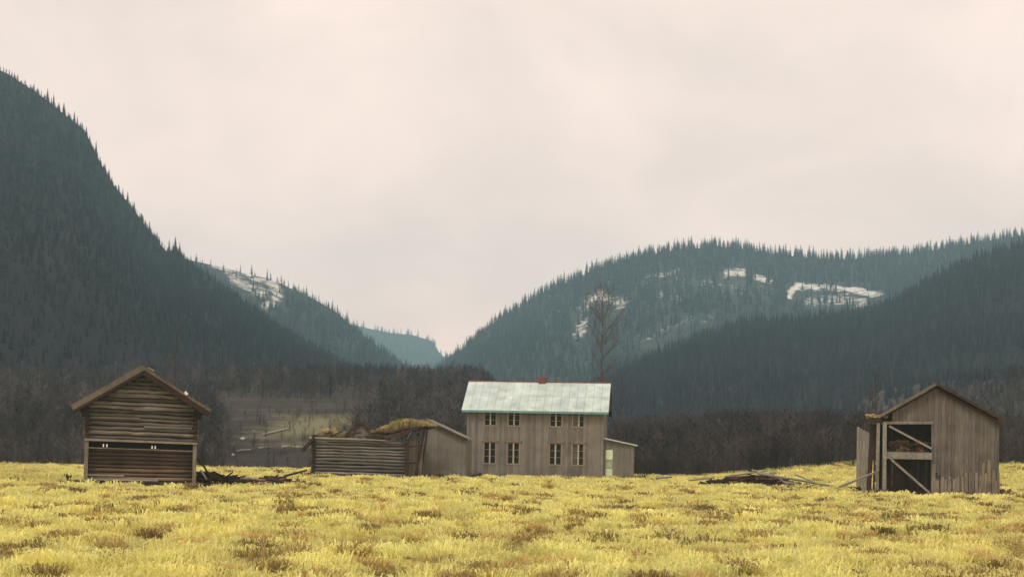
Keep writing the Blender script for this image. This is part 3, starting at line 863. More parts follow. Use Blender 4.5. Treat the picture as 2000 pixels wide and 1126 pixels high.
# ------------------------------------------------------------------ log storehouse at the left
def storehouse():
    D = 66.0
    yaw = R(13.2)
    c = at(165, 944, D)
    k = D / F / math.cos(R(14.5)) * 1.0
    W = 220 * D / F / math.cos(R(14.5)) * math.cos(R(1.3)) * 1.0
    W = 5.02; Dp = 6.0
    zlo, He, Hr = 2.22, 3.84, 5.40          # underside of the upper room, eave, peak of the wall
    root = empty('storehouse', (c.x, c.y, gz(c.x, c.y) - 0.03), yaw, 'tall log storehouse with an open ground floor at the left edge of the field', 'shed')
    sag = lambda x: -0.10 * x / W
    def topz(x): return He + (Hr - He) * (1 - abs(x - W / 2) / (W / 2))
    # upper room: hewn logs laid horizontally
    mb = MB()
    z = zlo; i = 0
    while z < Hr - 0.06:
        h = random.uniform(0.17, 0.235)
        zz = z + h / 2
        if zz < He: a, b = -0.10, W + 0.10
        else:
            fr = (zz + 0.06 - He) / (Hr - He); a, b = W / 2 * fr, W - W / 2 * fr
        if b - a < 0.3: break
        mb.log((a, 0.08, zz + sag(a)), (b, 0.08, zz + sag(b)), h / 2 * random.uniform(.80, .95), h / 2 * random.uniform(.76, .93), tint=rt(0.45, 1.35), n=8, seg=9, wob=0.02, squash=1.0)
        z += h; i += 1
    # a few split planks over the logs
    for (a, b, zz) in ((0.2, 2.4, 3.22), (2.6, 4.8, 2.82), (0.9, 3.4, 4.25), (2.1, 4.6, 3.62)):
        mb.beam((a, -0.04, zz), (b, -0.04, zz + random.uniform(-.04, .04)), 0.03, 0.10, tint=rt(1.0, 1.3))
    mb.prism([(0, zlo + .02), (W, zlo - .08), (W, He - .08), (W / 2, Hr - .12), (0, He - .08)], 0.11, 0.16, 0.12)
    wl_ = mb.build('log_wall', M['log'], root, smooth=True)
    sb = MB()
    for xx in (0.04, W - 0.04):
        z = zlo
        while z < He:
            h = 0.21
            sb.log((xx, -0.14, z + h / 2 + .08), (xx, Dp, z + h / 2 + .08), 0.105, tint=rt(.35, .8), n=7, seg=3, wob=.01); z += h
    z = zlo
    while z < Hr - 0.1:
        fr = max(0, (z + .1 - He) / (Hr - He)); sb.log((W / 2 * fr, Dp, z + .1), (W - W / 2 * fr, Dp, z + .1), .11, tint=rt(.5, .9), n=6, seg=2); z += .21
    sb.build('side_log_wall', M['log_dark'], root, smooth=True)
    bm_ = MB()                                  # bottom sill beams of the upper room
    bm_.beam((-0.05, 0.0, zlo - .02), (W + .05, 0.0, zlo - .02 + sag(W)), 0.20, 0.10, 1.15)
    bm_.build('sill_beam', M['post'], root)
    fl = MB(); fl.box(0, W, 0.15, Dp, zlo - .16, zlo - .1, 0.9); fl.build('floor', M['dark'], root)
    # ground floor: corner posts, rail, recessed back wall with a pale log over darkened bottom logs
    for xx in (-0.02, W - 0.12):
        p = MB(); p.beam((xx + .06, 0.05, -.3), (xx + .06 + random.uniform(-.03, .03), 0.05, zlo - .1), 0.17, 0.17, 0.95); p.build('corner_post', M['post'], root)
        p = MB(); p.beam((xx + .06, Dp - .1, -.3), (xx + .06, Dp - .1, zlo - .1), 0.17, 0.17, 0.7); p.build('corner_post', M['post'], root)
    rl = MB(); rl.beam((0.1, 0.02, 1.82), (W - .1, 0.02, 1.74), 0.06, 0.045, 1.0); rl.build('rail', M['post'], root)
    lw = MB()
    z = -0.05; k = 0
    while z < 1.80:
        h = random.uniform(.17, .22)
        t = rt(.3, .45) if k < 2 else rt(1.2, 1.6) if k == 2 else rt(0.7, 1.2) if z < .9 else rt(.45, .8)  # lowest logs tinted dark as a painted shadow gap along the base
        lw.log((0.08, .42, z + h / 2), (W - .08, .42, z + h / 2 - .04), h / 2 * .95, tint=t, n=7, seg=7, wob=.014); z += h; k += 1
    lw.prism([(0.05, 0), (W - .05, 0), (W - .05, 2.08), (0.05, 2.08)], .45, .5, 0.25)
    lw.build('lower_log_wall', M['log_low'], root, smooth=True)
    for xx in (0.04, W - .07):                 # lower side cladding
        s = MB(); y = 0.25
        while y < Dp - .2:
            s.box(xx, xx + .03, y, y + .17, -.1, zlo - .17, rt(.7, 1.1)); y += .185
        s.build('side_boarding', M['post'], root)
    pb = MB()
    pb.beam((0.12, 0.12, 0.56), (1.75, 0.14, 0.54), 0.10, 0.07, 1.2)
    pb.beam((0.10, -.02, 0.36), (3.3, 0.02, 0.34), 0.12, 0.08, 1.25)
    pb.build('threshold_beam', M['pale'], root)
    # small white insulators hanging under the upper room
    for xx in (0.80, 0.96, 3.00, 3.14):
        w = MB(); w.log((xx, -0.02, zlo - .20 + sag(xx)), (xx, -0.02, zlo - .34 + sag(xx)), .028, .034, n=8, seg=2)
        w.build('insulator', M['white'], root)
    # roof: planks on purlins, birch bark edge, sod-thick verge
    ov = 0.55; fo = 0.55
    sl = (Hr - He) / (W / 2)
    for side in (-1, 1):
        rb = MB(); n = 15
        def pt(s, y, up): return (W / 2 + side * s * (W / 2 + ov), y, Hr + .20 - sl * s * (W / 2 + ov) + up)
        ny = 22
        for j in range(ny):
            ya = -fo + (Dp + 2 * fo) * j / ny; yb = ya + (Dp + 2 * fo) / ny - .015
            u = random.uniform(0, .035); e = 1 + random.uniform(-.025, .03)
            a = [pt(0, ya, u), pt(0, yb, u), pt(e, yb, u), pt(e, ya, u)]
            bq = [(p[0], p[1], p[2] - .05) for p in a]
            fs = [(0, 1, 2, 3), (7, 6, 5, 4), (0, 4, 5, 1), (1, 5, 6, 2), (2, 6, 7, 3), (3, 7, 4, 0)]
            if side == -1: fs = [tuple(reversed(q)) for q in fs]
            rb.add(a + bq, fs, rt(.7, 1.15))
        r_ = rb.build('roof', M['roof_board'], root)
        for yy in (-fo - .03, Dp + fo + .03):
            v = MB()
            v.beam(pt(-.02, yy, -.02), pt(1.02, yy, -.02), 0.045, 0.25 if side == -1 else .11, (.68, .70, .68) if side == -1 else .9)
            v.build('verge_board', M['post'] if side == -1 else M['roof_board'], r_)
        ra = MB()
        ra.beam(pt(.0, -fo + .02, -.24), pt(1.0, -fo + .02, -.22), 0.14, .17 if side == -1 else .26, .7)
        for s in (.0, .33, .66, .95):
            a = pt(s, -fo + .02, -.16); b = pt(s, Dp + fo - .02, -.16)
            ra.log((a[0], a[1], a[2]), (b[0], b[1], b[2]), .085, tint=.8, n=7, seg=3)
        ra.build('purlin', M['dark'], r_)
    # eave brackets: dark stacked log ends at both corners
    for xx, d in ((-.12, -1), (W + .12, 1)):
        bk = MB()
        for q, (zz, l) in enumerate(((He - .10, .42), (He - .30, .30), (He - .50, .16))):
            bk.log((xx - d * .2, -0.02 - q * .002, zz), (xx + d * l * .6, -0.02 - q * .002, zz), .10, tint=.8, n=7, seg=2)
            bk.log((xx, -.30 + q * .06, zz + .09), (xx, .6, zz + .09), .09, tint=.7, n=7, seg=2)
        bk.build('bracket', M['dark'], root)
    w = MB(); w.log((4.42, -fo - .10, 4.49), (4.54, -fo - .10, 4.37), .075, .06, n=8, seg=2)
    w.build('lamp_cap', M['white'], root)
    w = MB(); w.beam((2.72, -fo - .07, 5.58), (3.02, -fo - .07, 5.44), .05, .06, 1.2); w.build('ridge_board', M['pale'], root)
storehouse()

# ------------------------------------------------------------------ half-collapsed log barn
def ruined_barn():
    D = 88.0
    yaw = R(-8)
    c = at(610, 932, D + .4)
    root = empty('ruined_barn', (c.x, c.y, gz(c.x, c.y) - 0.03), yaw, 'low log barn with a half collapsed grassy sod roof', 'barn')
    W, Hw, Dp = 5.95, 2.42, 5.0
    mb = MB(); z = 0.0
    while z < Hw - .05:
        h = random.uniform(.17, .22)
        mb.log((-.12, .08, z + h / 2), (W + .12, .08, z + h / 2 - .05), h / 2 * random.uniform(.8, .95), h / 2 * random.uniform(.74, .9), tint=rt(.5, 1.15), n=8, seg=8, wob=.025); z += h
    mb.prism([(0, 0), (W, 0), (W, Hw - .1), (0, Hw)], .11, .16, .12)
    mb.build('log_wall', M['log'], root, smooth=True)
    s = MB()
    for xx in (0.04,):
        z = 0
        while z < Hw: s.log((xx, -.12, z + .19), (xx, Dp, z + .19), .10, tint=rt(.4, .8), n=7, seg=3, wob=.02); z += .2
    z = 0
    while z < Hw - .3: s.log((0, Dp, z + .1), (W, Dp, z + .1), .10, tint=rt(.4, .8), n=7, seg=3, wob=.02); z += .2
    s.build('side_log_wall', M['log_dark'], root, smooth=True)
    tp = MB(); tp.log((-.25, 0.0, Hw + .03), (4.2, -.02, Hw - .01), .075, .06, 1.15, n=8, seg=8, wob=.012)
    tp.build('top_plate', M['pale'], root, smooth=True)
    # right-hand post row of the open side
    for (x0, y0, x1, y1, z1, w, mk) in ((W + .02, -.06, W + .05, -.06, 2.75, .20, 'dark'), (W + .28, 1.2, W + .38, 1.2, 2.7, .13, 'pale'), (W + .1, 2.6, W + .15, 2.6, 2.9, .15, 'dark'),
                                        (W + .42, .25, W + 1.02, .5, 3.2, .12, 'dark'), (W + .62, .95, W + .78, .95, 2.6, .13, 'post')):
        p = MB(); p.beam((x0, y0, -.3), (x1, y1, z1), w, w, 1.0); p.build('post', M[mk], root)
    rr = MB(); rr.beam((W + .0, -.1, 2.0), (W + .95, .3, 2.12), .10, .10, .9); rr.beam((W, -.09, 1.0), (W + .45, .9, 1.05), .08, .08, .9); rr.build('rail', M['dark'], root)
    sbk = MB()
    y = .6
    while y < 4.8:
        sbk.box(W + .0, W + .03, y, y + .17, 0, 2.45, rt(.7, 1.1)); y += .2
    sbk.build('side_boarding', M['post'], root)
    # left eave bracket: short rafter running down past the corner
    br = MB()
    br.beam((.12, -.25, Hw + .06), (-.62, -.25, Hw - .78), .13, .17, .8)
    br.beam((.12, -.05, Hw + .02), (-.55, -.05, Hw - .74), .3, .05, .9)
    br.build('rafter', M['dark'], root); br = MB()
    br.beam((-.05, 2.0, Hw + .1), (-.60, 2.0, Hw - .55), .12, .14, .8)
    br.build('rafter', M['dark'], root)
    # broken rafter pair poking up
    rp = MB()
    rp.beam((2.0, .15, Hw + .22), (3.05, .15, Hw + 1.06), .12, .17, .8)
    rp.build('rafter', M['dark'], root); rp = MB()
    rp.beam((2.96, .12, Hw + 1.06), (3.6, .12, Hw + .52), .12, .17, .8)
    rp.build('rafter', M['dark'], root); rp = MB()
    rp.beam((1.6, 1.6, Hw + .38), (2.3, 1.2, Hw + .30), .10, .10, .9)
    rp.build('rafter', M['dark'], root)
    infill = MB()
    infill.prism([(2.2, Hw + .04), (3.9, Hw + .04), (3.35, Hw + .60), (3.03, Hw + .92), (2.45, Hw + .45)], .24, .30, 1.3)
    infill.build('gable_boarding', M['board_barn'], root)
    # sagging heap of sod on the left half
    def sodpiece(name, prof, y0, y1, th, tfun=None, amp=.05, mat='sod', label=None, n=46, m=16):
        xs = np.linspace(prof[0][0], prof[-1][0], n)
        zt = np.interp(xs, [p[0] for p in prof], [p[1] for p in prof]); tb = np.interp(xs, [p[0] for p in prof], [p[2] for p in prof])
        ys = np.linspace(y0, y1, m)
        V = []
        for yy in ys:
            jr = rng.uniform(-amp, amp, n)
            V.append(np.stack([xs + rng.uniform(-.02, .02, n), np.full(n, yy) + rng.uniform(-.05, .05, n), zt + jr + .06 * wav(xs * 3, yy * 3 + xs * 0, 3, 2)], -1))
        for yy in ys:
            V.append(np.stack([xs, np.full(n, yy), tb + rng.uniform(-.03, .03, n)], -1))
        V = np.array(V).reshape(-1, 3)
        i = np.arange(m - 1)[:, None] * n + np.arange(n - 1)[None, :]
        Tq = np.stack([i, i + 1, i + n + 1, i + n], -1).reshape(-1, 4)
        Tb = (Tq + m * n)[:, ::-1]
        k = np.arange(n - 1); F_ = np.stack([k + m * n, k + 1 + m * n, k + 1, k], -1)
        kb = k + (m - 1) * n; B_ = np.stack([kb, kb + 1, kb + 1 + m * n, kb + m * n], -1)
        j = np.arange(m - 1) * n; L_ = np.stack([j, j + n, j + n + m * n, j + m * n], -1); R_ = (L_ + n - 1)[:, ::-1]
        T = np.concatenate([Tq, Tb, F_, B_, L_, R_])
        # dead grass standing on the sod
        gi = rng.integers(0, m * n, 420); gp_ = V[gi] + np.stack([rng.uniform(-.1, .1, 420), rng.uniform(-.15, .15, 420), np.full(420, -.02)], -1)
        gv = rng.uniform(.6, 1.35, (420, 1)) * np.array([[.33, .275, .13]])
        if not hasattr(sodpiece, 'u'):
            sodpiece.u = []
            for q in range(4):
                r2 = np.random.default_rng(300 + q); v2, t2 = [], []
                for _ in range(16):
                    a2 = r2.uniform(0, 6.28); b2 = np.array([r2.normal(0, .08), r2.normal(0, .08), 0]); l2 = r2.uniform(.07, .2)
                    o2 = np.array([-math.sin(a2), math.cos(a2), 0]) * .016
                    k2 = len(v2); v2 += [b2 - o2, b2 + o2, b2 + np.array([math.cos(a2) * l2 * .8, math.sin(a2) * l2 * .8, l2 * r2.uniform(.3, .9)])]; t2.append((k2, k2 + 1, k2 + 2))
                sodpiece.u.append((np.array(v2), np.array(t2)))
        ga, gb, gc = scatter(sodpiece.u, gp_, rng.uniform(.8, 1.5, 420), np.ones(420), gv)
        go = np_mesh('dead_grass', np.concatenate(ga), np.concatenate(gb), M['needle'], tint=np.concatenate(gc), parent=root); go['kind'] = 'stuff'
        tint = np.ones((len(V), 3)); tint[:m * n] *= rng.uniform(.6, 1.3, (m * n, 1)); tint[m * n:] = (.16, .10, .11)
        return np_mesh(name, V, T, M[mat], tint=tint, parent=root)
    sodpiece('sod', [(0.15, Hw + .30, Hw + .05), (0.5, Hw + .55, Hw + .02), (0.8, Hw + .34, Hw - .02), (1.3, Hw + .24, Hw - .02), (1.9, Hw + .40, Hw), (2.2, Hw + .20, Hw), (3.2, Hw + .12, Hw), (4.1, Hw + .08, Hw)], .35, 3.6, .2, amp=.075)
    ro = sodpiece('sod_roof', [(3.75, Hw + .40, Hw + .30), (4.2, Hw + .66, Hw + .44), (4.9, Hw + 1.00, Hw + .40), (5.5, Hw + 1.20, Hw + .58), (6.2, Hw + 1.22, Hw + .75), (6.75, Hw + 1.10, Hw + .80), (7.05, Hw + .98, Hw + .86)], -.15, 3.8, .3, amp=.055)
    hang = MB()                                # dark boards and bark hanging out from under the sod
    for (a, b, w) in (((3.7, -.2, Hw + .42), (5.0, -.2, Hw + .12), .12), ((4.0, -.22, Hw + .22), (5.3, -.22, Hw + .28), .10), ((4.6, -.25, Hw + .10), (6.0, -.25, Hw + .58), .16),
                      ((5.2, -.2, Hw + .30), (6.7, -.2, Hw + .78), .14), ((5.7, -.26, Hw + .25), (6.4, -.26, Hw + .80), .12), ((3.5, -.12, Hw + .15), (4.4, -.12, Hw + .05), .09)):
        hang.beam(a, b, .06, w, random.uniform(.6, 1.3))
    for x in np.linspace(4.4, 6.6, 8):
        hang.beam((x, -.1, Hw + .45 + (x - 4.4) * .12), (x + .05, 3.6, Hw + .5 + (x - 4.4) * .12), .09, .09, .8)
    hang.beam((5.6, -.3, Hw + .3), (5.75, -.3, Hw - .2), .05, .14, 1.0)
    hang.build('roof_board', M['dark'], root)
    pc = MB()
    pc.beam((3.2, -.14, Hw + .02), (4.8, -.16, Hw - .05), .05, .07, 1.1); pc.beam((0.1, .1, Hw + .25), (.5, .12, Hw + .52), .05, .09, 1.2); pc.beam((6.5, -.15, Hw + 1.0), (6.0, -.2, Hw + 0.1), .04, .06, .9)
    pc.build('broken_plank', M['pale'], root)
    for i in range(9):
        x = .4 + i * .42 + random.uniform(-.1, .1)
        q = MB(); q.beam((x, -.10 - .01 * i, Hw + .12 + random.uniform(0, .2)), (x + random.uniform(.4, .8), .3, Hw + .12 + random.uniform(0, .38)), .05, .09, random.uniform(.7, 1.4))
        q.build('roof_board', M['dark' if i % 3 else 'post'], root)
ruined_barn()

# board-clad shed between the ruined barn and the house
def board_shed():
    D = 93.0
    c = at(820, 931, D)
    root = empty('board_shed', (c.x, c.y, gz(c.x, c.y) - 0.03), R(-3), 'narrow board clad shed squeezed between the ruined barn and the farmhouse', 'shed')
    W, Dp = 3.0, 4.0
    top = lambda x: 3.68 - (x - .4) * .44
    mb = MB()
    board_wall(mb, .10, W, 0, lambda x: 0, lambda x: top(x) if x > .42 else 2.2 + x * 3.5, .16, t=(.88, 1.1))
    for y in np.arange(0, Dp, .17):
        mb.box(W - .03, W, y, y + .16, 0, top(W), rt(.8, 1.05)); mb.box(.42, .45, y, y + .16, 0, 3.6, rt(.8, 1.05))
    mb.build('wall', M['board'], root)
    r_ = MB()
    def slab(x0, x1, y0, y1, t, up):
        r_.add([(x0, y0, top(x0) + up), (x1, y0, top(x1) + up), (x1, y1, top(x1) + up), (x0, y1, top(x0) + up), (x0, y0, top(x0) + up + t), (x1, y0, top(x1) + up + t), (x1, y1, top(x1) + up + t), (x0, y1, top(x0) + up + t)],
               [(0, 3, 2, 1), (4, 5, 6, 7), (0, 1, 5, 4), (1, 2, 6, 5), (2, 3, 7, 6), (3, 0, 4, 7)], .9)
    slab(.35, W + .10, -.22, Dp + .2, .06, .10)
    rr = r_.build('roof', M['pale'], root)
    r_ = MB(); slab(.33, W + .10, -.26, -.20, .13, -.04)
    r_.build('rake_board', M['dark'], rr)
    cp = MB(); cp.beam((.05, -.06, 0), (.46, -.06, 3.5), .10, .05, .8); cp.build('corner_board', M['dark'], root)
board_shed()

# ------------------------------------------------------------------ barn at the right
def right_barn():
    D = 72.0
    yaw = R(-12)
    c = at(1719, 954, D)
    root = empty('plank_barn', (c.x, c.y, gz(c.x, c.y) - .03), yaw, 'grey plank barn with an open broken front and braced timber frame, at the right', 'barn')
    W, He, Dp = 5.72, 3.85, 5.2
    xr, Hr = 2.64, 5.53                         # peak
    hl = 3.95
    def top(x): return hl + (Hr - hl) * x / xr if x < xr else Hr + (He - Hr) * (x - xr) / (W - xr)
    ox0, ox1 = .30, 2.46                        # open bay
    mb = MB()
    board_wall(mb, ox1, W, 0, lambda x: .72 + .30 * math.sin(x * 3.1) + random.uniform(-.22, .22), lambda x: top(x) - .06, .17, t=(.8, 1.12))
    board_wall(mb, .55, ox1, 0, lambda x: 3.72, lambda x: top(x) - .06, .17, t=(.85, 1.2))
    board_wall(mb, ox1, W, .06, lambda x: -.2, lambda x: top(x) - .3, .3, t=(.6, .8))
    mb.build('wall', M['board_barn'], root)
    lo = MB()                                   # weathered lower boards, frayed and slightly splayed
    x = ox1
    while x < W + .02:
        w = random.uniform(.10, .19); s = random.uniform(-.05, .05); zt = random.choice((random.uniform(.8, 1.3), random.uniform(1.2, 1.9)))
        lo.box(x, x + w - random.uniform(.0, .03), -.09 - random.uniform(0, .05), -.05, -.25, zt, rt(.66, 1.12), dx=(s, s)); x += w
    lo.build('lower_boarding', M['post'], root)
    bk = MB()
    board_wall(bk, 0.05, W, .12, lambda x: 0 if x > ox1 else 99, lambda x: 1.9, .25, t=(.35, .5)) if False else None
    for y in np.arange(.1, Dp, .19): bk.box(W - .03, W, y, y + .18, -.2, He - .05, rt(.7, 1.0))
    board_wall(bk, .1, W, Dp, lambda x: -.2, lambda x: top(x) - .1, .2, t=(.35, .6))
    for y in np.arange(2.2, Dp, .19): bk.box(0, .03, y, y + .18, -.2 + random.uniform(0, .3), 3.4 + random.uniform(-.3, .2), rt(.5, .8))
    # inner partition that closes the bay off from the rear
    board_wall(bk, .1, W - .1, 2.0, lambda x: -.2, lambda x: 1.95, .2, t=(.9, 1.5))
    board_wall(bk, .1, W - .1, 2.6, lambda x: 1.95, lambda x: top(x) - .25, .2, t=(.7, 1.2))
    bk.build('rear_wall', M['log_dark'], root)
    # front frame
    for (x0, x1, z0, z1, w, t) in ((-.16, -.13, -.3, 3.75, .16, 1.0), (.20, .18, -.3, 3.70, .19, 1.1)):
        p = MB(); p.beam((x0, -.10, z0), (x1, -.10, z1), w, w * .8, t); p.build('post', M['pale'], root)
    for (x0, z0, x1, z1, w, nm, mk) in ((.0, 3.66, ox1 + .08, 3.70, .14, 'lintel', 'post'), (.28, 2.02, ox1 + .05, 2.02, .34, 'cross_beam', 'pale'), (.40, 3.50, ox1 + .02, 2.40, .10, 'brace', 'pale'),
                                        (.50, 1.84, ox1 - .05, .18, .11, 'brace', 'pale'), (.30, .10, ox1, .12, .16, 'sill_beam', 'dark')):
        p = MB(); p.beam((x0, -.06, z0), (x1, -.06, z1), .10, w, 1.0); p.build(nm, M[mk], root)
    fl = MB(); fl.box(.3, ox1 + .2, .12, 2.55, 1.86, 1.95, .8); fl.build('loft_floor', M['log_dark'], root)
    # hay and boards left on the loft
    hy = MB()
    for i in range(26):
        x = random.uniform(.4, 2.3); z = 2.2 + random.uniform(0, .5) * (1 if x < 2.1 else 1.5)
        hy.log((x - .25, random.uniform(.5, 1.9), z), (x + .25, random.uniform(.5, 1.9), z + random.uniform(-.1, .1)), random.uniform(.08, .2), .08, rt(.5, 1.5), n=6, seg=2)
    hy.box(.35, 2.4, .5, 2.3, 1.96, 2.25, .8)
    hy.build('hay', M['hay'], root)
    # roof
    ovl, ovr, fo = .62, .14, .35
    for side in (-1, 1):
        rb = MB()
        e = -ovl if side == -1 else W + ovr
        def pt(s, y, up):
            x = xr + (e - xr) * s
            z = (Hr + (hl - Hr) * (xr - x) / xr) if side == -1 else (Hr + (He - Hr) * (x - xr) / (W - xr))
            return (x, y, z + .10 + up)
        ny = 18
        for j in range(ny):
            ya = -fo + (Dp + 2 * fo) * j / ny; yb = ya + (Dp + 2 * fo) / ny - .015; u = random.uniform(0, .03)
            s1 = 1 + random.uniform(-.03, .02) - (.16 if side == -1 and j < 2 else 0)
            a = [pt(0, ya, u), pt(0, yb, u), pt(s1, yb, u), pt(s1, ya, u)]
            bq = [(p[0], p[1], p[2] - .045) for p in a]
            fs = [(0, 1, 2, 3), (7, 6, 5, 4), (0, 4, 5, 1), (1, 5, 6, 2), (2, 6, 7, 3), (3, 7, 4, 0)]
            if side == -1: fs = [tuple(reversed(q)) for q in fs]
            rb.add(a + bq, fs, rt(.6, 1.0))
        r_ = rb.build('roof', M['roof_board'], root)
        v = MB()
        if side == 1:
            v.beam(pt(-.01, -fo - .03, .02), pt(1.0, -fo - .03, .02), .05, .12, 1.1)
            v.build('verge_board', M['dark'], r_)
            v = MB(); v.beam(pt(.05, -.14, -.22), pt(.97, -.14, -.20), .08, .10, 1.0)
            v.build('rafter', M['dark'], r_); v = MB()
            v.beam(pt(.93, -fo - .05, -.10), pt(1.02, -fo - .05, -.16), .07, .26, 1.0)
            v.build('eave_block', M['dark'], r_)
        else:
            v.beam(pt(-.01, -fo - .03, 0), pt(.84, -fo - .03, -.02), .05, .13, 1.15)
            v.build('verge_board', M['roof_board'], r_)
            v = MB(); v.beam(pt(.05, -.13, -.17), pt(.9, -.13, -.17), .07, .09, 1.0)
            v.build('rafter', M['dark'], r_)
    sd = MB()                                   # sod clump left on the broken eave
    for i in range(34):
        x = random.uniform(-.62, .34); sd.log((x - .10, random.uniform(-.35, 1.2), 3.98 + random.uniform(-.07, .08)), (x + .10, random.uniform(-.35, 1.2), 3.98 + random.uniform(-.07, .08)), .08, .06, rt(.6, 1.25), n=6, seg=2, wob=.02)
    sd.build('sod', M['sod'], root)
    eb = MB()
    eb.beam((-.55, -.1, 3.74), (.05, -.1, 3.80), .2, .26, .8); eb.beam((-.5, .2, 3.5), (-.15, .2, 3.0), .14, .14, .9)
    eb.build('eave_beam', M['dark'], root)
    # leaning board panel of the torn-off side wall
    sp = MB()
    xs = -1.15
    while xs < -.55:
        w = .14; sp.box(xs, xs + w - .008, .9, .94, -.1 + (.0 if xs > -1 else .5), 3.45 - (xs + 1.15) * .55, rt(1.1, 1.4)); xs += w
    sp.build('side_panel', M['board'], root)
    ds = MB()
    for (a, b, w) in ((-.50, -.34, .12), (-.30, -.24, .10), (-.62, -.46, .10)):
        ds.beam((a, .5, -.2), (b, .5, 3.6), w, w, 1.0)
    for y in np.arange(.9, 2.3, .2): ds.box(-.45, -.42, y, y + .18, .1, 3.5, rt(.7, 1.2))
    ds.build('inner_post', M['dark'], root)
    return root
rb_root = right_barn()

# ------------------------------------------------------------------ loose timber
def pole(name, p, q, r, mat, label, group=None, cat='pole', tint=1.0):
    p, q = Vector(p), Vector(q)
    mb = MB(); d = q - p
    mb.log((0, 0, 0), d, r, r * .72, tint, n=8, seg=6, wob=r * .22)
    o = mb.build(name, M[mat], None, smooth=True)
    o.location = p
    return tag(o, label, cat, group)
def plank(p, q, w, mat, label, group=None, tint=1.0):
    p, q = Vector(p), Vector(q)
    mb = MB(); mb.beam((0, 0, 0), q - p, w, .05, tint)
    o = mb.build('plank', M[mat], None); o.location = p
    return tag(o, label, 'plank', group)
def gp(px, py, D, up=0.0):
    v = at(px, py, D)
    v.z = max(v.z, gz(v.x, v.y) + up)
    return v
# long pole propped from the barn post to the ground
pole('pole', at(1640, 950, 70.5), at(1716, 919, 71.8), .065, 'pale', 'long pale pole propped against the left corner post of the plank barn')
# timber heap left of the plank barn
def heap(name, cx0, cx1, D, hfun, label, cat, mat='dark', n=210, seed=3, thick=.07, L=(.4, 1.3)):
    """a tangle of splintered wood nobody could count"""
    r = random.Random(seed); mb = MB()
    for i in range(n):
        px = r.uniform(cx0, cx1); t = (px - cx0) / (cx1 - cx0)
        h = hfun(t); d = D + r.uniform(-.9, .9)
        b = base_at(px, d); z = b.z + r.uniform(-.03, 1) * h
        l = r.uniform(*L); a = r.gauss(0, .55); e = r.gauss(0, .16)
        dd = Vector((math.cos(a), math.sin(a), e)) * l / 2
        c = Vector((b.x, b.y, max(z, b.z)))
        mb.log(c - dd, c + dd, thick * r.uniform(.5, 1.2), thick * .5, r.choice((r.uniform(.5, 1.5), r.uniform(.5, 1.5), r.uniform(.5, 1.3), r.uniform(.5, 1.2), r.uniform(.5, 1.2), r.uniform(.6, 1.3), r.uniform(2, 4.5))), n=6, seg=2, wob=.01)
    o = mb.build(name, M[mat], None)
    return tag(o, label, cat, kind='stuff')
heap('timber_debris', 1378, 1600, 83, lambda t: .10 + .60 * math.sin(math.pi * min(1, t * 1.15)) ** .8, 'dark heap of splintered collapsed timber lying left of the plank barn', 'debris', seed=5, n=300)
heap('timber_debris', 395, 585, 73, lambda t: .50 * (1 - t) ** 1.2 + .12 + .26 * math.exp(-((t - .78) / .08) ** 2), 'low dark litter of broken timber between the storehouse and the ruined barn', 'debris', seed=9, n=420)
hp = [((1478, 923), (1640, 951), 81.6, .075, 'longest pale pole slanting down to the right end of the timber heap'),
      ((1505, 921), (1540, 947), 82.0, .06, 'short steep pale pole on the crest of the timber heap'),
      ((1415, 930), (1500, 918), 83.0, .055, 'pale pole lying along the left shoulder of the timber heap'),
      ((1468, 917), (1520, 931), 82.4, .06, 'pale pole crossing the top of the timber heap'),
      ((1530, 941), (1592, 949), 81.0, .06, 'thin pole flat on the grass at the right foot of the timber heap'),
      ((1553, 926), (1588, 940), 82.6, .05, 'thin pole end jutting above the right side of the timber heap'),
      ((1345, 937), (1395, 932), 83.5, .06, 'pale pole stub lying at the left end of the timber heap'),
      ((1282, 932), (1312, 931), 88.0, .08, 'small pale log on the grass right of the farmhouse')]
for (a, b, d, r, lab) in hp:
    p, q = at(a[0], a[1], d), at(b[0], b[1], d - .5)
    p.z = max(p.z, gz(p.x, p.y) + r); q.z = max(q.z, gz(q.x, q.y) + r)
    pole('pole', p, q, r, 'pale', lab, 'poles of the timber heap')
# timber beside the storehouse
hq = [((386, 893), (413, 932), 68.5, .06, 'dark', 'dark stake leaning against the right corner of the storehouse'),
      ((392, 917), (404, 936), 67.5, .05, 'pale', 'short pale stake leaning at the foot of the storehouse corner'),
      ((428, 941), (455, 921), 71.5, .05, 'dark', 'forked dark branch sticking up from the timber litter'),
      ((470, 934), (545, 938), 72.5, .06, 'pale', 'pale pole lying along the middle of the timber litter'),
      ((520, 934), (555, 940), 71.5, .10, 'dark', 'thick dark log end in the middle of the timber litter'),
      ((552, 930), (600, 917), 80.0, .07, 'dark', 'dark pole rising towards the corner of the ruined barn'),
      ((570, 939), (600, 941), 78.0, .06, 'pale', 'pale stick on the grass before the corner of the ruined barn'),
      ((818, 941), (848, 931), 86.5, .09, 'pale', 'pale log lying before the board clad shed')]
for (a, b, d, r, mk, lab) in hq:
    p, q = at(a[0], a[1], d), at(b[0], b[1], d)
    p.z = max(p.z, gz(p.x, p.y) + r); q.z = max(q.z, gz(q.x, q.y) + r)
    pole('pole', p, q, r, mk, lab, 'timber lying beside the storehouse')

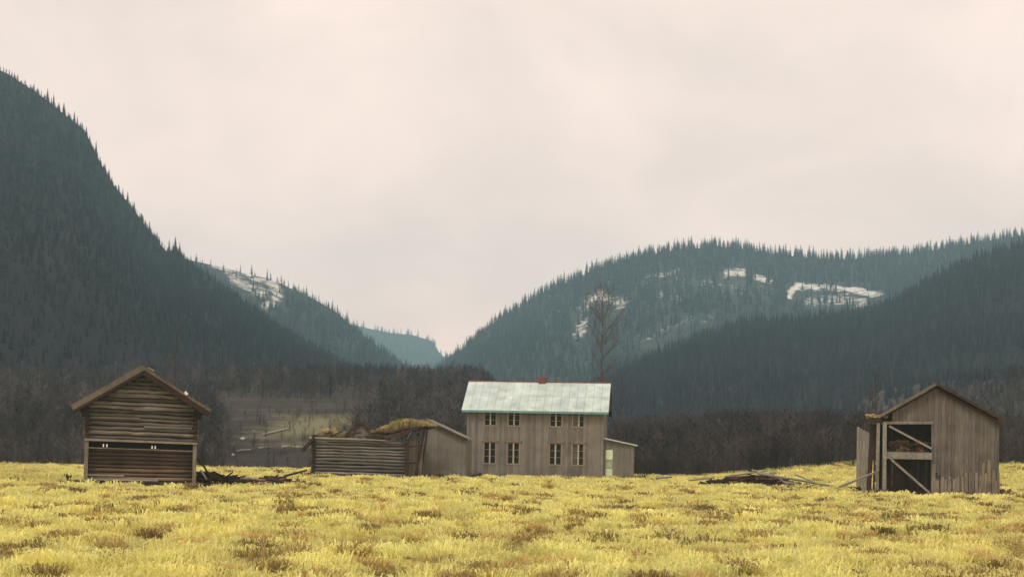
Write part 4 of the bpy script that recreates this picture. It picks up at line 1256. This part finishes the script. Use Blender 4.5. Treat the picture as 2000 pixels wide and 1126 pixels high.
# ------------------------------------------------------------------ stones and fallen trunks on the heath
def boulder(px, py, r, label):
    p = hit(px, py)
    u = MB(); n, m = 9, 6; vs = []
    for i in range(m + 1):
        th = math.pi * i / m
        for k in range(n):
            ph = 2 * math.pi * k / n; rr = random.uniform(.85, 1.12)
            vs.append((math.sin(th) * math.cos(ph) * r * 1.3 * rr, math.sin(th) * math.sin(ph) * r * rr, math.cos(th) * r * .8 * rr))
    fs = [(i * n + k, i * n + (k + 1) % n, (i + 1) * n + (k + 1) % n, (i + 1) * n + k) for i in range(m) for k in range(n)]
    u.add(vs, fs, 1.0)
    o = u.build('boulder', M['stone'], None); o.location = p + Vector((0, 0, r * .4))
    tag(o, label, 'boulder', 'pale boulders on the heath')
boulder(474, 858, .22, 'small white boulder alone on the brown slope, left of the pale fallen trunk')
boulder(455, 889, .16, 'low grey boulder near the field edge, below the white boulder')
#boulder(310, 900, .3, 'grey boulder hidden low behind the storehouse')
def trunk(a, b, r, label):
    p, q = hit(*a), hit(*b)
    d = (q - p)
    if d.length > 9: q = p + d.normalized() * 9
    q = at(b[0], b[1], p.y + 1.0); p = at(a[0], a[1], p.y)
    pole('fallen_trunk', p + Vector((0, 0, .1)), q + Vector((0, 0, .1)), r, 'pale', label, 'fallen trunks on the heath', 'fallen trunk', 1.2)
trunk((512, 851), (563, 838), .17, 'pale fallen trunk slanting upwards on the brown slope')
trunk((494, 842), (514, 851), .10, 'thin pale branch meeting the low end of the slanting fallen trunk')
trunk((550, 874), (594, 875), .18, 'thick pale fallen trunk just left of the ruined barn')
trunk((506, 876), (530, 875), .12, 'short pale trunk in the middle of the brown slope')
trunk((462, 882), (490, 879), .10, 'thin grey trunk low on the brown slope')

# ------------------------------------------------------------------ bare trees
def bare_tree(px, ptop, D, label, seed, spread=.26, lean=0.0, nb=34, r0=None, cbase=.42, tintc=(1, 1, 1), sub=4):
    r = random.Random(seed)
    b = base_at(px, D); top = at(px + lean, ptop, D)
    H = top.z - b.z
    r0 = r0 or H * .0095
    root = empty('bare_tree', b, 0, label, 'tree')
    tk = MB(); pts = []
    n = 10
    dx = top.x - b.x
    for i in range(n + 1):
        t = i / n; pts.append(Vector((dx * t + r.uniform(-.08, .08) * (0 if i in (0,) else 1), r.uniform(-.06, .06), H * t)))
    for i in range(n):
        ra, rb_ = r0 * (1 - .92 * i / n), r0 * (1 - .92 * (i + 1) / n)
        tk.log(pts[i], pts[i + 1], ra, rb_, tintc, n=7, seg=1)
    tk.build('trunk', M['bark'], root)
    cr_ = MB()
    def tri(p, q, w):
        d = (q - p); o = d.cross(Vector((0, 1, 0))).normalized() * w; o2 = d.cross(Vector((1, 0, 0))).normalized() * w
        cr_.add([p - o, p + o, q, p - o2, p + o2], [(0, 1, 2), (3, 4, 2)], tintc)
    def branch(p, d, L, w, lev):
        segs = 3; q = p
        for s in range(segs):
            d = (d + Vector((r.uniform(-.25, .25), r.uniform(-.25, .25), .16))).normalized()
            e = q + d * L / segs
            w1, w0 = w * (1 - (s + 1) / segs * .8), w * (1 - s / segs * .8)
            if lev == 0: cr_.log(q, e, w0, w1, tintc, n=5, seg=1)
            else: tri(q, e, w0)
            if lev < 2:
                for _ in range(sub):
                    a = Vector((r.uniform(-1, 1), r.uniform(-1, 1), r.uniform(-.1, .9))).normalized()
                    branch(q.lerp(e, r.random()), (d * .7 + a).normalized(), L * r.uniform(.25, .5), w * .42, lev + 1)
            q = e
    for k in range(nb):
        t = cbase + (1 - cbase) * (k + r.random()) / nb
        i = min(int(t * n), n - 1); p = pts[i].lerp(pts[i + 1], t * n - i)
        a = r.uniform(0, 6.28); up = r.uniform(.25, 1.0)
        L = H * spread * math.sin(math.pi * min(1, (1.04 - t) / (1.04 - cbase) * .85 + .12)) * r.uniform(.6, 1.1)
        branch(p, Vector((math.cos(a), math.sin(a), up)).normalized(), max(L, .3), r0 * .22, 0)
    cr_.build('crown', M['bark'], root)
bare_tree(1180, 572, 113, 'tall bare tree with thin reddish twigs rising behind the farmhouse roof', 4, spread=.20, lean=-4, nb=42, cbase=.40, r0=.075, sub=4, tintc=(1.5, 1.35, 1.4))
bare_tree(346, 640, 84, 'thin leafless tree just behind the right slope of the storehouse roof', 8, spread=.10, nb=18, cbase=.45, r0=.055, sub=2)
bare_tree(1712, 725, 90, 'slender bare tree behind the left eave of the plank barn', 12, spread=.15, nb=20, cbase=.35, r0=.06, sub=3)
bare_tree(1698, 752, 94, 'shorter bare tree left of the slender one behind the plank barn', 15, spread=.16, nb=18, cbase=.35, r0=.05, sub=3)
bare_tree(1215, 735, 120, 'bushy low bare tree behind the right gable of the farmhouse', 19, spread=.25, nb=26, cbase=.2, r0=.06, sub=3)

# ------------------------------------------------------------------ haze
def haze():
    x0, x1, y0, y1, z0, z1 = -2600, 2600, -60, 2620, -60, 360
    v = [(x, y, z) for z in (z0, z1) for x, y in ((x0, y0), (x1, y0), (x1, y1), (x0, y1))]
    me = bpy.data.meshes.new('haze')
    me.from_pydata(v, [], [(0, 3, 2, 1), (4, 5, 6, 7), (0, 1, 5, 4), (1, 2, 6, 5), (2, 3, 7, 6), (3, 0, 4, 7)])
    m = bpy.data.materials.new('haze'); m.use_nodes = True
    n = m.node_tree.nodes; n.clear()
    o_ = n.new('ShaderNodeOutputMaterial'); p = n.new('ShaderNodeVolumePrincipled')
    p.inputs['Color'].default_value = (0.50, 0.84, 0.97, 1)
    p.inputs['Density'].default_value = 0.00034
    p.inputs['Anisotropy'].default_value = 0.0
    m.node_tree.links.new(p.outputs[0], o_.inputs['Volume'])
    me.materials.append(m)
    o = bpy.data.objects.new('haze', me); COL.objects.link(o)
    tag(o, 'thin blue green valley haze', None, kind='stuff')
haze()
